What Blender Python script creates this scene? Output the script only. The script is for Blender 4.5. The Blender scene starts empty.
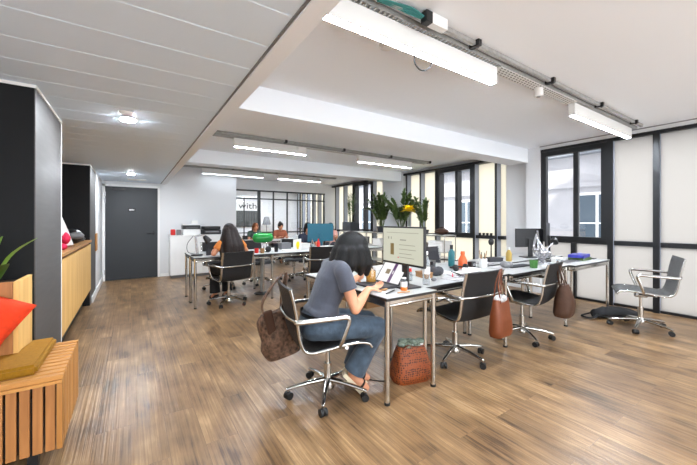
import bpy, bmesh, math, random
from mathutils import Vector, Matrix, noise as mnoise
random.seed(7)
C = bpy.context.scene.collection
V = Vector
PI = math.pi
R = math.radians

# ------------------------------------------------------------------ materials
def lin(c):
    return tuple(((v/255)/12.92 if v/255 <= .04045 else ((v/255+.055)/1.055)**2.4) for v in c) + (1,)

def mat(name, col, rough=.5, metal=0, var=0, vscale=8, bump=0, bscale=200, trans=0, spec=.5, stretch=(1, 1, 1), sheen=0, ior=1.45):
    m = bpy.data.materials.new(name); m.use_nodes = True
    nt = m.node_tree; b = nt.nodes['Principled BSDF']
    c = lin(col)
    b.inputs['Base Color'].default_value = c
    b.inputs['Roughness'].default_value = rough
    b.inputs['Metallic'].default_value = metal
    b.inputs['Transmission Weight'].default_value = trans
    b.inputs['Specular IOR Level'].default_value = spec
    b.inputs['Sheen Weight'].default_value = sheen
    b.inputs['IOR'].default_value = ior
    tc = nt.nodes.new('ShaderNodeTexCoord'); mp = nt.nodes.new('ShaderNodeMapping')
    mp.inputs['Scale'].default_value = stretch
    nt.links.new(tc.outputs['Object'], mp.inputs['Vector'])
    if var:
        n = nt.nodes.new('ShaderNodeTexNoise'); n.inputs['Scale'].default_value = vscale; n.inputs['Detail'].default_value = 5
        r = nt.nodes.new('ShaderNodeValToRGB')
        r.color_ramp.elements[0].position = .3; r.color_ramp.elements[1].position = .7
        r.color_ramp.elements[0].color = tuple(v*(1-var) for v in c[:3])+(1,)
        r.color_ramp.elements[1].color = tuple(min(1, v*(1+var)) for v in c[:3])+(1,)
        nt.links.new(mp.outputs[0], n.inputs['Vector']); nt.links.new(n.outputs['Fac'], r.inputs['Fac'])
        nt.links.new(r.outputs['Color'], b.inputs['Base Color'])
    if bump:
        n2 = nt.nodes.new('ShaderNodeTexNoise'); n2.inputs['Scale'].default_value = bscale; n2.inputs['Detail'].default_value = 3
        bp = nt.nodes.new('ShaderNodeBump'); bp.inputs['Strength'].default_value = bump; bp.inputs['Distance'].default_value = .01
        nt.links.new(mp.outputs[0], n2.inputs['Vector']); nt.links.new(n2.outputs['Fac'], bp.inputs['Height'])
        nt.links.new(bp.outputs['Normal'], b.inputs['Normal'])
    return m

def emat(name, col, strength):
    m = bpy.data.materials.new(name); m.use_nodes = True
    b = m.node_tree.nodes['Principled BSDF']
    b.inputs['Base Color'].default_value = (.03, .03, .03, 1); b.inputs['Roughness'].default_value = .4
    b.inputs['Emission Color'].default_value = lin(col); b.inputs['Emission Strength'].default_value = strength
    return m

def glassmat(name, tint=(1, 1, 1), gloss=.06):
    m = bpy.data.materials.new(name); m.use_nodes = True
    nt = m.node_tree; nt.nodes.clear()
    o = nt.nodes.new('ShaderNodeOutputMaterial'); mx = nt.nodes.new('ShaderNodeMixShader')
    t = nt.nodes.new('ShaderNodeBsdfTransparent'); t.inputs[0].default_value = tint+(1,)
    g = nt.nodes.new('ShaderNodeBsdfGlossy'); g.inputs['Roughness'].default_value = .02
    mx.inputs[0].default_value = gloss
    nt.links.new(t.outputs[0], mx.inputs[1]); nt.links.new(g.outputs[0], mx.inputs[2]); nt.links.new(mx.outputs[0], o.inputs[0])
    return m

def frosted(name, col, tr=.7):
    m = bpy.data.materials.new(name); m.use_nodes = True
    nt = m.node_tree; nt.nodes.clear()
    o = nt.nodes.new('ShaderNodeOutputMaterial'); mx = nt.nodes.new('ShaderNodeMixShader')
    t = nt.nodes.new('ShaderNodeBsdfTranslucent'); t.inputs[0].default_value = lin(col)
    d = nt.nodes.new('ShaderNodeBsdfDiffuse'); d.inputs[0].default_value = lin(col)
    tc = nt.nodes.new('ShaderNodeTexCoord'); n = nt.nodes.new('ShaderNodeTexNoise'); n.inputs['Scale'].default_value = 1.5
    mr = nt.nodes.new('ShaderNodeMapRange'); mr.inputs['To Min'].default_value = 1-tr-.04; mr.inputs['To Max'].default_value = 1-tr+.04
    nt.links.new(tc.outputs['Object'], n.inputs['Vector']); nt.links.new(n.outputs['Fac'], mr.inputs['Value'])
    nt.links.new(mr.outputs[0], mx.inputs[0])
    nt.links.new(t.outputs[0], mx.inputs[1]); nt.links.new(d.outputs[0], mx.inputs[2]); nt.links.new(mx.outputs[0], o.inputs[0])
    return m

def woodmat(name, c1, c2, axis='Z', scale=1.0, rough=.45):
    m = bpy.data.materials.new(name); m.use_nodes = True
    nt = m.node_tree; b = nt.nodes['Principled BSDF']; b.inputs['Roughness'].default_value = rough
    tc = nt.nodes.new('ShaderNodeTexCoord'); mp = nt.nodes.new('ShaderNodeMapping')
    s = {'X': (1.2, 22, 22), 'Y': (22, 1.2, 22), 'Z': (22, 22, 1.2)}[axis]
    mp.inputs['Scale'].default_value = tuple(v*scale for v in s)
    n = nt.nodes.new('ShaderNodeTexNoise'); n.inputs['Scale'].default_value = 1.6; n.inputs['Detail'].default_value = 6; n.inputs['Distortion'].default_value = .4
    r = nt.nodes.new('ShaderNodeValToRGB')
    r.color_ramp.elements[0].position = .3; r.color_ramp.elements[1].position = .72
    r.color_ramp.elements[0].color = lin(c1); r.color_ramp.elements[1].color = lin(c2)
    nt.links.new(tc.outputs['Object'], mp.inputs['Vector']); nt.links.new(mp.outputs[0], n.inputs['Vector'])
    nt.links.new(n.outputs['Fac'], r.inputs['Fac']); nt.links.new(r.outputs['Color'], b.inputs['Base Color'])
    return m

def floormat():
    m = bpy.data.materials.new('plank_floor'); m.use_nodes = True
    nt = m.node_tree; b = nt.nodes['Principled BSDF']; L = nt.links.new; N = nt.nodes.new
    tc = N('ShaderNodeTexCoord'); sp = N('ShaderNodeSeparateXYZ'); L(tc.outputs['Object'], sp.inputs[0])
    cb = N('ShaderNodeCombineXYZ'); L(sp.outputs['Y'], cb.inputs['X']); L(sp.outputs['X'], cb.inputs['Y'])
    br = N('ShaderNodeTexBrick'); L(cb.outputs[0], br.inputs['Vector'])
    br.inputs['Scale'].default_value = 1; br.inputs['Brick Width'].default_value = 1.22; br.inputs['Row Height'].default_value = .178
    br.inputs['Mortar Size'].default_value = .0010; br.inputs['Mortar Smooth'].default_value = .3; br.offset = .37
    br.inputs['Color1'].default_value = (0, 0, 0, 1); br.inputs['Color2'].default_value = (1, 1, 1, 1); br.inputs['Mortar'].default_value = (.0, .0, .0, 1)
    # grain stretched along the plank, shifted plank by plank
    ad = N('ShaderNodeVectorMath'); ad.operation = 'MULTIPLY_ADD'
    ad.inputs[1].default_value = (1, 1, 1); L(cb.outputs[0], ad.inputs[0])
    sc = N('ShaderNodeVectorMath'); sc.operation = 'SCALE'; sc.inputs['Scale'].default_value = 7.0
    L(br.outputs['Color'], sc.inputs[0]); L(sc.outputs[0], ad.inputs[2])
    mp = N('ShaderNodeMapping'); mp.inputs['Scale'].default_value = (1.0, 42, 1); L(ad.outputs[0], mp.inputs['Vector'])
    n1 = N('ShaderNodeTexNoise'); n1.inputs['Scale'].default_value = 1.3; n1.inputs['Detail'].default_value = 9; n1.inputs['Roughness'].default_value = .7; n1.inputs['Distortion'].default_value = .5
    L(mp.outputs[0], n1.inputs['Vector'])
    mp2 = N('ShaderNodeMapping'); mp2.inputs['Scale'].default_value = (1.7, 3.2, 1); L(ad.outputs[0], mp2.inputs['Vector'])
    n2 = N('ShaderNodeTexNoise'); n2.inputs['Scale'].default_value = 1.6; n2.inputs['Detail'].default_value = 4; L(mp2.outputs[0], n2.inputs['Vector'])
    mx = N('ShaderNodeMix'); mx.data_type = 'FLOAT'; mx.inputs['Factor'].default_value = .5
    L(n1.outputs['Fac'], mx.inputs[2]); L(n2.outputs['Fac'], mx.inputs[3])
    r = N('ShaderNodeValToRGB'); e = r.color_ramp.elements
    e[0].position = .38; e[0].color = lin((80, 59, 39)); e[1].position = .63; e[1].color = lin((176, 143, 105))
    k = e.new(.45); k.color = lin((118, 90, 61)); k = e.new(.56); k.color = lin((147, 116, 81))
    L(mx.outputs[0], r.inputs['Fac'])
    hs = N('ShaderNodeHueSaturation'); L(r.outputs['Color'], hs.inputs['Color'])
    mr = N('ShaderNodeMapRange'); mr.inputs['To Min'].default_value = .90; mr.inputs['To Max'].default_value = 1.07
    L(br.outputs['Color'], mr.inputs['Value']); L(mr.outputs[0], hs.inputs['Value'])
    mm = N('ShaderNodeMix'); mm.data_type = 'RGBA'; L(br.outputs['Fac'], mm.inputs['Factor']); L(hs.outputs[0], mm.inputs[6]); mm.inputs[7].default_value = lin((88, 62, 38))
    L(mm.outputs[2], b.inputs['Base Color'])
    rr = N('ShaderNodeMapRange'); rr.inputs['To Min'].default_value = .26; rr.inputs['To Max'].default_value = .40
    L(n1.outputs['Fac'], rr.inputs['Value']); L(rr.outputs[0], b.inputs['Roughness'])
    bp = N('ShaderNodeBump'); bp.inputs['Strength'].default_value = .9; bp.inputs['Distance'].default_value = .004
    mp3 = N('ShaderNodeMapping'); mp3.inputs['Scale'].default_value = (.8, 58, 1); L(ad.outputs[0], mp3.inputs['Vector'])
    n3 = N('ShaderNodeTexNoise'); n3.inputs['Scale'].default_value = 1.0; n3.inputs['Detail'].default_value = 3; L(mp3.outputs[0], n3.inputs['Vector'])
    L(n3.outputs['Fac'], bp.inputs['Height']); L(bp.outputs[0], b.inputs['Normal'])
    return m

def weavemat(name, c1, c2, scale=60, bump=.6):
    m = bpy.data.materials.new(name); m.use_nodes = True
    nt = m.node_tree; b = nt.nodes['Principled BSDF']; b.inputs['Roughness'].default_value = .6
    tc = nt.nodes.new('ShaderNodeTexCoord'); v = nt.nodes.new('ShaderNodeTexVoronoi'); v.inputs['Scale'].default_value = scale
    v.inputs['Randomness'].default_value = .35
    r = nt.nodes.new('ShaderNodeValToRGB'); r.color_ramp.elements[0].color = lin(c2); r.color_ramp.elements[1].color = lin(c1)
    r.color_ramp.elements[0].position = .28; r.color_ramp.elements[1].position = .45
    bp = nt.nodes.new('ShaderNodeBump'); bp.inputs['Strength'].default_value = bump; bp.inputs['Distance'].default_value = .004
    nt.links.new(tc.outputs['Object'], v.inputs['Vector']); nt.links.new(v.outputs['Distance'], r.inputs['Fac'])
    nt.links.new(r.outputs['Color'], b.inputs['Base Color']); nt.links.new(v.outputs['Distance'], bp.inputs['Height']); nt.links.new(bp.outputs[0], b.inputs['Normal'])
    return m

M = dict(
    floor=floormat(),
    wall=mat('white_paint', (222, 223, 224), .6, bump=.04, bscale=300),
    ceil=mat('ceiling_paint', (245, 249, 254), .8, bump=.04, bscale=250),
    panel=mat('white_metal_panel', (226, 241, 255), .5, spec=.4),
    trimwhite=mat('white_trim', (240, 240, 238), .4),
    black=mat('black_lacquer_front', (22, 23, 25), .65, spec=.3, var=.08, vscale=5),
    greypanel=mat('window_lit_side_grey', (80, 78, 77), .5, var=.10, vscale=3, stretch=(1, 1, 12)),  # window light on the charcoal cupboard sides is put into this grey
    plinth=mat('dark_plinth', (30, 28, 27), .6),
    doorgrey=mat('charcoal_door_paint', (47, 50, 53), .5, var=.04, vscale=3),
    anod=mat('black_anodised', (26, 27, 29), .4),
    mull=mat('blue_grey_mullion', (150, 157, 172), .45, metal=0),
    steel=mat('black_steel_frame', (40, 42, 42), .45),
    frost=frosted('white_frosted_panel', (207, 204, 200), .93),
    cream=frosted('sun_tinted_frosted_panel', (230, 225, 212), .93),  # frosted panel copy; sun behind the far panels is put into the tint
    glass=glassmat('clear_glass'),
    oak=woodmat('oak_slat', (160, 104, 48), (198, 142, 76), 'Z'),
    oakx=woodmat('oak_slat_cross', (168, 112, 54), (206, 150, 82), 'X'),
    oaky=woodmat('oak_front', (214, 164, 90), (240, 198, 126), 'Z', .6),
    oakdark=woodmat('oak_front_slat', (150, 96, 50), (186, 128, 74), 'Z'),
    tray_dark=mat('matt_black_cable', (14, 14, 15), .9, spec=.1),
    chrome=mat('chrome', (205, 203, 198), .13, metal=1, var=.05, vscale=12),
    alu=mat('polished_aluminium', (196, 195, 192), .2, metal=1, var=.05, vscale=12),
    galv=mat('galvanised_tray', (168, 168, 165), .42, metal=.35, var=.15, vscale=30),
    traywhite=mat('perforated_white_tray', (225, 225, 222), .5),
    hole=mat('tray_shadow_slot', (60, 60, 58), .7),
    blackmesh=mat('black_chair_mesh', (24, 23, 24), .62, bump=.5, bscale=500),
    brownmesh=mat('dark_brown_chair_mesh', (28, 23, 20), .55, bump=.5, bscale=500),
    greymesh=mat('grey_chair_mesh', (80, 80, 80), .6, bump=.5, bscale=500),
    rubber=mat('black_rubber', (22, 22, 23), .5),
    plastic=mat('black_plastic', (28, 28, 30), .4),
    laminate=mat('pearl_grey_laminate', (178, 179, 177), .34, var=.02, vscale=2),
    edge=mat('black_table_edge', (32, 31, 30), .4),
    white=mat('white_cabinet', (235, 235, 233), .4, var=.02),
    mustard=mat('mustard_fabric', (146, 102, 3), .85, var=.12, vscale=60, bump=.4, bscale=400),
    orange=mat('orange_fabric', (222, 58, 14), .85, var=.10, vscale=60, bump=.4, bscale=400),
    skin=mat('skin', (214, 152, 118), .5, var=.06, vscale=20),
    skinfar=mat('skin_warm', (205, 140, 104), .5, var=.06, vscale=20),
    hairblack=mat('black_hair', (11, 10, 11), .5, spec=.3, var=.4, vscale=14, bump=.5, bscale=55, stretch=(4, 4, .5)),
    hairbrown=mat('dark_brown_hair', (32, 21, 17), .5, spec=.3, var=.5, vscale=14, bump=.8, bscale=50, stretch=(4, 4, .4)),
    hairauburn=mat('auburn_hair', (120, 66, 34), .5, var=.4, vscale=14),
    tee=mat('slate_tshirt', (72, 75, 86), .85, var=.10, vscale=14, bump=.25, bscale=40, sheen=.2),
    denim=mat('blue_denim', (68, 83, 98), .85, var=.32, vscale=16, bump=.3, bscale=60, sheen=.15),
    belt=mat('black_leather', (20, 19, 20), .4),
    cloth_orange=mat('orange_blouse', (206, 122, 52), .8, var=.12, vscale=20),
    cloth_black=mat('black_trousers', (26, 26, 28), .8, var=.1),
    cloth_green=mat('dark_green_top', (52, 70, 62), .8, var=.1),
    cloth_rust=mat('rust_top', (150, 82, 56), .8, var=.1),
    cloth_navy=mat('navy_top', (36, 40, 56), .8, var=.1),
    cloth_pink=mat('pale_pink_top', (224, 170, 156), .8, var=.1),
    cream_sole=mat('cream_shoe_sole', (226, 214, 186), .6, var=.06),
    tan=mat('tan_cork', (180, 134, 84), .7, var=.15, vscale=60),
    rustleather=mat('rust_leather', (108, 52, 20), .5, var=.12, vscale=12, bump=.15, bscale=40),
    brownleather=mat('brown_suede', (66, 39, 21), .7, var=.16, vscale=12, bump=.2, bscale=40),
    basket=weavemat('rust_woven_leather', (140, 66, 20), (44, 17, 5), 62),
    paisley=mat('brown_patterned_canvas', (98, 74, 58), .8, var=.75, vscale=34, bump=.15, bscale=60),
    clothgrey=mat('grey_floral_cloth', (120, 132, 118), .8, var=.6, vscale=45),
    leaf=mat('plant_leaf', (62, 92, 38), .38, var=.35, vscale=10),
    leafdark=mat('dark_plant_leaf', (78, 98, 54), .38, var=.35, vscale=10),
    leaflight=mat('striped_leaf', (112, 150, 56), .38, var=.3, vscale=10),
    stemg=mat('plant_stem', (70, 84, 44), .5),
    soil=mat('potting_soil', (52, 40, 32), .9, var=.3, vscale=60),
    yellow=mat('yellow_petal', (246, 216, 20), .6, var=.06),
    potdark=mat('anthracite_planter', (58, 60, 64), .5),
    teal=mat('teal_back_shell', (16, 84, 102), .45),
    greenlamp=mat('green_glass_shade', (14, 128, 46), .18, spec=.7),
    red=mat('red_plastic', (206, 36, 30), .4),
    pink=mat('pink_red_cloth', (214, 36, 76), .75),
    whitecloth=mat('white_cloth', (232, 230, 228), .8),
    paper=mat('white_paper', (238, 236, 232), .8),
    papergrey=mat('grey_print_paper', (178, 176, 176), .8, var=.3, vscale=40),
    amber=mat('amber_drink', (222, 160, 56), .15, trans=.35, var=.1, vscale=40),
    clearplastic=mat('clear_bottle', (225, 232, 236), .06, trans=.9, ior=1.2),
    orangepl=mat('orange_bottle_plastic', (214, 96, 48), .35),
    orangeliq=mat('orange_juice', (228, 120, 40), .3),
    tealpl=mat('teal_bottle_plastic', (40, 108, 116), .35),
    blue=mat('blue_cover', (52, 54, 150), .5),
    green=mat('green_cover', (74, 96, 54), .55),
    greencup=mat('green_glass', (92, 150, 80), .15, trans=.3),
    ochre=mat('ochre_bottle', (196, 164, 84), .3, trans=.2),
    silver=mat('silver_wire', (190, 190, 194), .25, metal=.8),
    grey=mat('mid_grey', (120, 120, 122), .5),
    darkgrey=mat('dark_grey_felt', (58, 58, 62), .85, bump=.4, bscale=120),
    shelfgrey=mat('shelf_metal', (176, 174, 168), .35, metal=.3),
    brownbox=mat('brown_cardboard', (150, 112, 74), .8, var=.1),
    wire=mat('teal_cable', (44, 120, 116), .5),
    facade=mat('plaster_facade', (172, 172, 176), .85, var=.05, vscale=2, bump=.1, bscale=40),
    shutter=mat('blue_grey_window', (80, 94, 106), .35, spec=.25),
    slate=mat('zinc_roof', (120, 126, 134), .5, var=.1),
    led=emat('led_diffuser', (233, 243, 255), 170.0), ledmid=emat('led_diffuser_row', (233, 243, 255), 185.0), leddim=emat('led_diffuser_dimmed', (230, 242, 255), 12.0),
    downled=emat('downlight_led', (240, 247, 255), 1000.0),
    screen=emat('monitor_page', (226, 226, 204), .50),
    screenwhite=emat('laptop_page', (236, 234, 232), .72),
    purple=emat('purple_banner', (92, 44, 104), .6),
    greytext=emat('grey_page_text', (150, 150, 136), .6),
    prodimg=emat('amber_product_picture', (128, 104, 50), .6),
    tv=mat('tv_glass', (84, 86, 84), .15, var=.3, vscale=2, stretch=(3, 1, .6)),
    ink=mat('black_lettering', (30, 30, 30), .6),
    eye=mat('eye_dark', (30, 22, 18), .2), lip=mat('lip_red', (170, 84, 76), .5),
)

# ------------------------------------------------------------------ mesh helpers
def bm_box(bm, x0, x1, y0, y1, z0, z1, bev=0, mtx=None, seg=2):
    r = bmesh.ops.create_cube(bm, size=1)
    vs = r['verts']
    for v in vs:
        v.co = V(((x0+x1)/2+v.co.x*(x1-x0), (y0+y1)/2+v.co.y*(y1-y0), (z0+z1)/2+v.co.z*(z1-z0)))
    if bev:
        es = list({e for v in vs for e in v.link_edges})
        rr = bmesh.ops.bevel(bm, geom=es, offset=bev, segments=seg, affect='EDGES', profile=.5)
        vs = list({v for f in rr['faces'] for v in f.verts} | {v for v in vs if v.is_valid})
    if mtx is not None:
        allv = set(vs)
        for v in list(vs):
            for f in v.link_faces:
                allv.update(f.verts)
        bmesh.ops.transform(bm, matrix=mtx, verts=list(allv))
    return vs

def crom(pts, n=6):
    pts = [V(p) for p in pts]
    if len(pts) < 3: return pts
    P = [pts[0]*2-pts[1]]+pts+[pts[-1]*2-pts[-2]]
    out = []
    for i in range(1, len(P)-2):
        a, b, c, d = P[i-1], P[i], P[i+1], P[i+2]
        for k in range(n):
            t = k/n
            out.append(.5*((2*b)+(-a+c)*t+(2*a-5*b+4*c-d)*t*t+(-a+3*b-3*c+d)*t**3))
    out.append(pts[-1])
    return out

def bm_loft(bm, rings, caps=True, closed=True):
    vr = [[bm.verts.new(p) for p in r] for r in rings]
    n = len(rings[0])
    for a, b in zip(vr[:-1], vr[1:]):
        for i in range(n if closed else n-1):
            j = (i+1) % n
            bm.faces.new((a[i], a[j], b[j], b[i])).smooth = True
    if caps and closed:
        bm.faces.new(list(reversed(vr[0]))); bm.faces.new(vr[-1])
    return vr

def frames(pts, up=V((0, 0, 1))):
    out = []
    for i, p in enumerate(pts):
        t = (pts[min(i+1, len(pts)-1)]-pts[max(i-1, 0)]).normalized()
        u = up if abs(t.dot(up)) < .97 else V((1, 0, 0))
        if out: u = out[-1][2]
        s = t.cross(u)
        if s.length < 1e-5: s = t.orthogonal()
        s.normalize(); n = s.cross(t).normalized()
        out.append((p, s, n))
    return out

def bm_tube(bm, pts, r, seg=8, smooth=0, flat=1.0, up=V((0, 0, 1))):
    pts = crom(pts, smooth) if smooth else [V(p) for p in pts]
    rr = r if isinstance(r, (list, tuple)) else None
    rings = []
    for i, (p, s, n) in enumerate(frames(pts, up)):
        q = r
        if rr:
            t = i/(len(pts)-1)*(len(rr)-1); k = min(int(t), len(rr)-2); q = rr[k]+(rr[k+1]-rr[k])*(t-k)
        rings.append([p+s*math.cos(a)*q+n*math.sin(a)*q*flat for a in [2*PI*j/seg for j in range(seg)]])
    bm_loft(bm, rings)

def bm_lathe(bm, prof, seg=24, c=(0, 0, 0), mtx=None):
    c = V(c); rings = []
    for r, z in prof:
        rings.append([c+V((max(r, 1e-4)*math.cos(2*PI*k/seg), max(r, 1e-4)*math.sin(2*PI*k/seg), z)) for k in range(seg)])
    if mtx is not None: rings = [[mtx @ p for p in r] for r in rings]
    bm_loft(bm, rings)

def bm_cyl(bm, a, b, r, seg=16, r2=None):
    a, b = V(a), V(b); t = (b-a).normalized(); s = t.orthogonal().normalized(); n = t.cross(s)
    rings = [[p+s*math.cos(2*PI*k/seg)*q+n*math.sin(2*PI*k/seg)*q for k in range(seg)] for p, q in ((a, r), (b, r if r2 is None else r2))]
    bm_loft(bm, rings)

def bm_ell(bm, c, rx, ry, rz, mtx=None, seg=20):
    r = bmesh.ops.create_uvsphere(bm, u_segments=seg, v_segments=max(8, seg*2//3), radius=1)
    for f in {f for v in r['verts'] for f in v.link_faces}: f.smooth = True
    for v in r['verts']:
        p = V((v.co.x*rx, v.co.y*ry, v.co.z*rz))
        if mtx is not None: p = mtx @ p
        v.co = p+V(c)

def bm_prism(bm, poly, z0, z1):
    bm_loft(bm, [[V((x, y, z0)) for x, y in poly], [V((x, y, z1)) for x, y in poly]])

def obj(name, bm, m, parent=None, smooth=True, loc=None, bevel=0):
    bmesh.ops.recalc_face_normals(bm, faces=bm.faces[:])
    me = bpy.data.meshes.new(name); bm.to_mesh(me); bm.free()
    if smooth:
        fl_ = [False]*len(me.polygons); me.polygons.foreach_get('use_smooth', fl_)
        try: me.set_sharp_from_angle(angle=R(52))
        except Exception: pass
        me.polygons.foreach_set('use_smooth', fl_)
    me.materials.append(m)
    o = bpy.data.objects.new(name, me); C.objects.link(o)
    if parent is not None: o.parent = parent
    if loc is not None: o.location = loc
    return o

def B(): return bmesh.new()
def boxo(name, dims, m, parent=None, bev=0, mtx=None):
    bm = B(); bm_box(bm, *dims, bev=bev, mtx=mtx); return obj(name, bm, m, parent)

def tag(o, label, cat, group=None):
    o['label'] = label; o['category'] = cat
    if group: o['group'] = group
    return o
def thing(name, label, cat, loc=(0, 0, 0), rotz=0, group=None):
    o = bpy.data.objects.new(name, None); C.objects.link(o); o.empty_display_size = .1
    o.location = loc; o.rotation_euler = (0, 0, rotz)
    return tag(o, label, cat, group)
def struct(name, dims, m, bev=0):
    o = boxo(name, dims, m, bev=bev); o['kind'] = 'structure'; return o
def dup(root, loc, rotz, label, group=None):
    r = root.copy(); C.objects.link(r); r.location = loc; r.rotation_euler = (0, 0, rotz); r['label'] = label
    if group: r['group'] = group
    for ch in list(root.children):
        c = ch.copy(); C.objects.link(c); c.parent = r
        for g in list(ch.children):
            d = g.copy(); C.objects.link(d); d.parent = c
    return r
def remat(root, old, new):
    for o in [root]+list(root.children_recursive):
        if o.type == 'MESH':
            for s in o.material_slots:
                if s.material == old: s.link = 'OBJECT'; s.material = new

# ------------------------------------------------------------------ setting
ZC, ZF = 2.58, 2.12          # main ceiling, entrance ceiling
struct('floor', (-1.4, 6.3, -2.5, 13.3, -.1, 0), M['floor'])
struct('ceiling', (.665, 6.4, -2.5, 13.3, ZC, ZC+.2), M['ceil'])
bm = B()
y = -2.45
while y < 8.5:
    bm_box(bm, -1.35, .566, y, min(y+.284, 8.56), ZF, ZF+.03, bev=.005, seg=1); y += .285
o = obj('ceiling_entrance', bm, M['panel']); o['kind'] = 'structure'
struct('ceiling_entrance_deck', (-1.4, .57, -2.5, 8.57, ZF+.031, ZF+.1), M['trimwhite'])
struct('trim_1', (.572, .665, -2.5, 8.57, ZF-.012, ZC+.1), M['ceil'], bev=.003)
struct('trim_2', (.560, .572, -2.5, 8.57, ZF-.006, ZF+.1), M['grey'])
struct('beam_1', (.665, 6.0, 3.11, 3.46, 2.33, ZC), M['ceil'])
struct('beam_2', (.665, 6.2, 6.45, 6.8, 2.33, ZC), M['ceil'])
# unseen wall behind the camera; its opening is added to let sky light in
struct('wall_back_left', (-1.4, -1.0, -2.6, -2.5, 0, ZC), M['wall'])
struct('wall_back_right', (5.8, 6.3, -2.6, -2.5, 0, ZC), M['wall'])
struct('wall_back_head', (.57, 5.8, -2.6, -2.5, 2.5, ZC), M['wall'])
struct('wall_back_sill', (-1.0, 5.8, -2.6, -2.5, 0, .25), M['wall'])
# left side
struct('wall_left', (-1.4, -1.3, -2.5, 8.57, 0, 2.25), M['wall'])
struct('wall_passage', (-1.3, -.507, 7.12, 8.57, 0, ZF), M['wall'])
struct('wall_door', (-1.4, 2.25, 8.57, 8.7, 0, ZC), M['wall'])
struct('wall_return', (2.13, 2.25, 8.7, 13.2, 0, ZC), M['wall'])
struct('wall_meeting_back', (2.25, 6.3, 13.2, 13.3, 0, ZC), M['wall'])
struct('wall_partition_lintel', (2.25, 6.2, 10.16, 10.3, 2.25, ZC), M['wall'])
struct('wall_corner_pier', (5.78, 6.2, 10.16, 10.3, 0, 2.25), M['wall'])
struct('baseboard_door', (.56, 2.25, 8.555, 8.57, 0, .07), M['trimwhite'])
struct('baseboard_passage', (-.507, -.49, 6.4, 8.57, 0, .10), M['trimwhite'])
struct('baseboard_entrance', (-.507, -.495, 8.555, 8.57, 0, .07), M['trimwhite'])

# door
dr = thing('door_1', 'charcoal grey door at the end of the entrance passage', 'door', (0, 8.57, 0)); dr['kind'] = 'structure'
bm = B()
bm_box(bm, -.50, -.455, -.03, .01, 0, 2.05); bm_box(bm, .505, .55, -.03, .01, 0, 2.05); bm_box(bm, -.50, .55, -.03, .01, 2.01, 2.055)
obj('door_frame', bm, M['trimwhite'], dr)
lf = boxo('door_leaf', (-.453, .503, -.022, .012, .005, 2.008), M['doorgrey'], dr, bev=.002)
bm = B(); bm_cyl(bm, (.425, -.022, 1.0), (.425, -.07, 1.0), .009); bm_tube(bm, [(.43, -.068, 1.0), (.30, -.068, 1.0)], .009); bm_box(bm, .405, .445, -.027, -.02, .96, 1.04, bev=.003)
obj('door_handle', bm, M['plastic'], lf)
bm = B(); bm_box(bm, -.33, -.10, -.075, -.02, 1.93, 1.985, bev=.004); bm_box(bm, -.12, .12, -.05, -.035, 1.985, 1.998)
obj('door_closer', bm, M['plastic'], lf)
for z in (.19, 1.0, 1.70, 1.84):
    bm = B(); bm_cyl(bm, (-.452, -.032, z-.05), (-.452, -.032, z+.05), .011); obj('hinge', bm, M['silver'], lf)
sg = boxo('sign_plate', (-.055, .085, -.027, -.021, 1.475, 1.555), M['plastic'], lf)
bm = B()
for k, (w, h) in enumerate(((.014, .028), (.010, .034), (.016, .026), (.010, .030), (.014, .024))):
    bm_box(bm, -.032+k*.019, -.032+k*.019+w, -.029, -.0265, 1.513-h/2, 1.513+h/2)
obj('sign_lettering', bm, M['trimwhite'], sg)
vt = boxo('ceiling_vent', (-.06, .26, 7.85, 8.05, ZF-.012, ZF), M['trimwhite'], bev=.004); tag(vt, 'small white ceiling grille in front of the charcoal door', 'vent')
sw = boxo('wall_switch_panel', (-.507, -.49, 6.95, 7.25, .76, 1.055), M['oak'], bev=.003); tag(sw, 'small wooden wall plate at the passage corner beside the door', 'wall plate')

# right wall: pier, head, windows
struct('wall_right_pier', (6.0, 6.3, 2.90, 3.14, 0, ZC), M['wall'])
struct('wall_right_head', (6.02, 6.3, -2.5, 2.90, 2.52, ZC), M['wall'])
struct('wall_right_bay', (6.17, 6.3, 3.14, 3.62, 0, ZC), M['wall'])
struct('wall_right_bay_head', (6.17, 6.3, 3.62, 7.0, 2.52, ZC), M['wall'])
struct('wall_right_far_pier', (6.0, 6.3, 6.42, 6.80, 0, ZC), M['wall'])
struct('wall_right_far_bay', (6.17, 6.3, 6.8, 7.43, 0, ZC), M['wall'])
struct('wall_right_far_head', (6.17, 6.3, 7.43, 13.2, 2.52, ZC), M['wall'])
struct('gap_shade_strip', (5.985, 6.0, -2.5, 2.90, ZC-.012, ZC), M['grey'])  # grey strip stands in for the shadow gap at the ceiling edge

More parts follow.
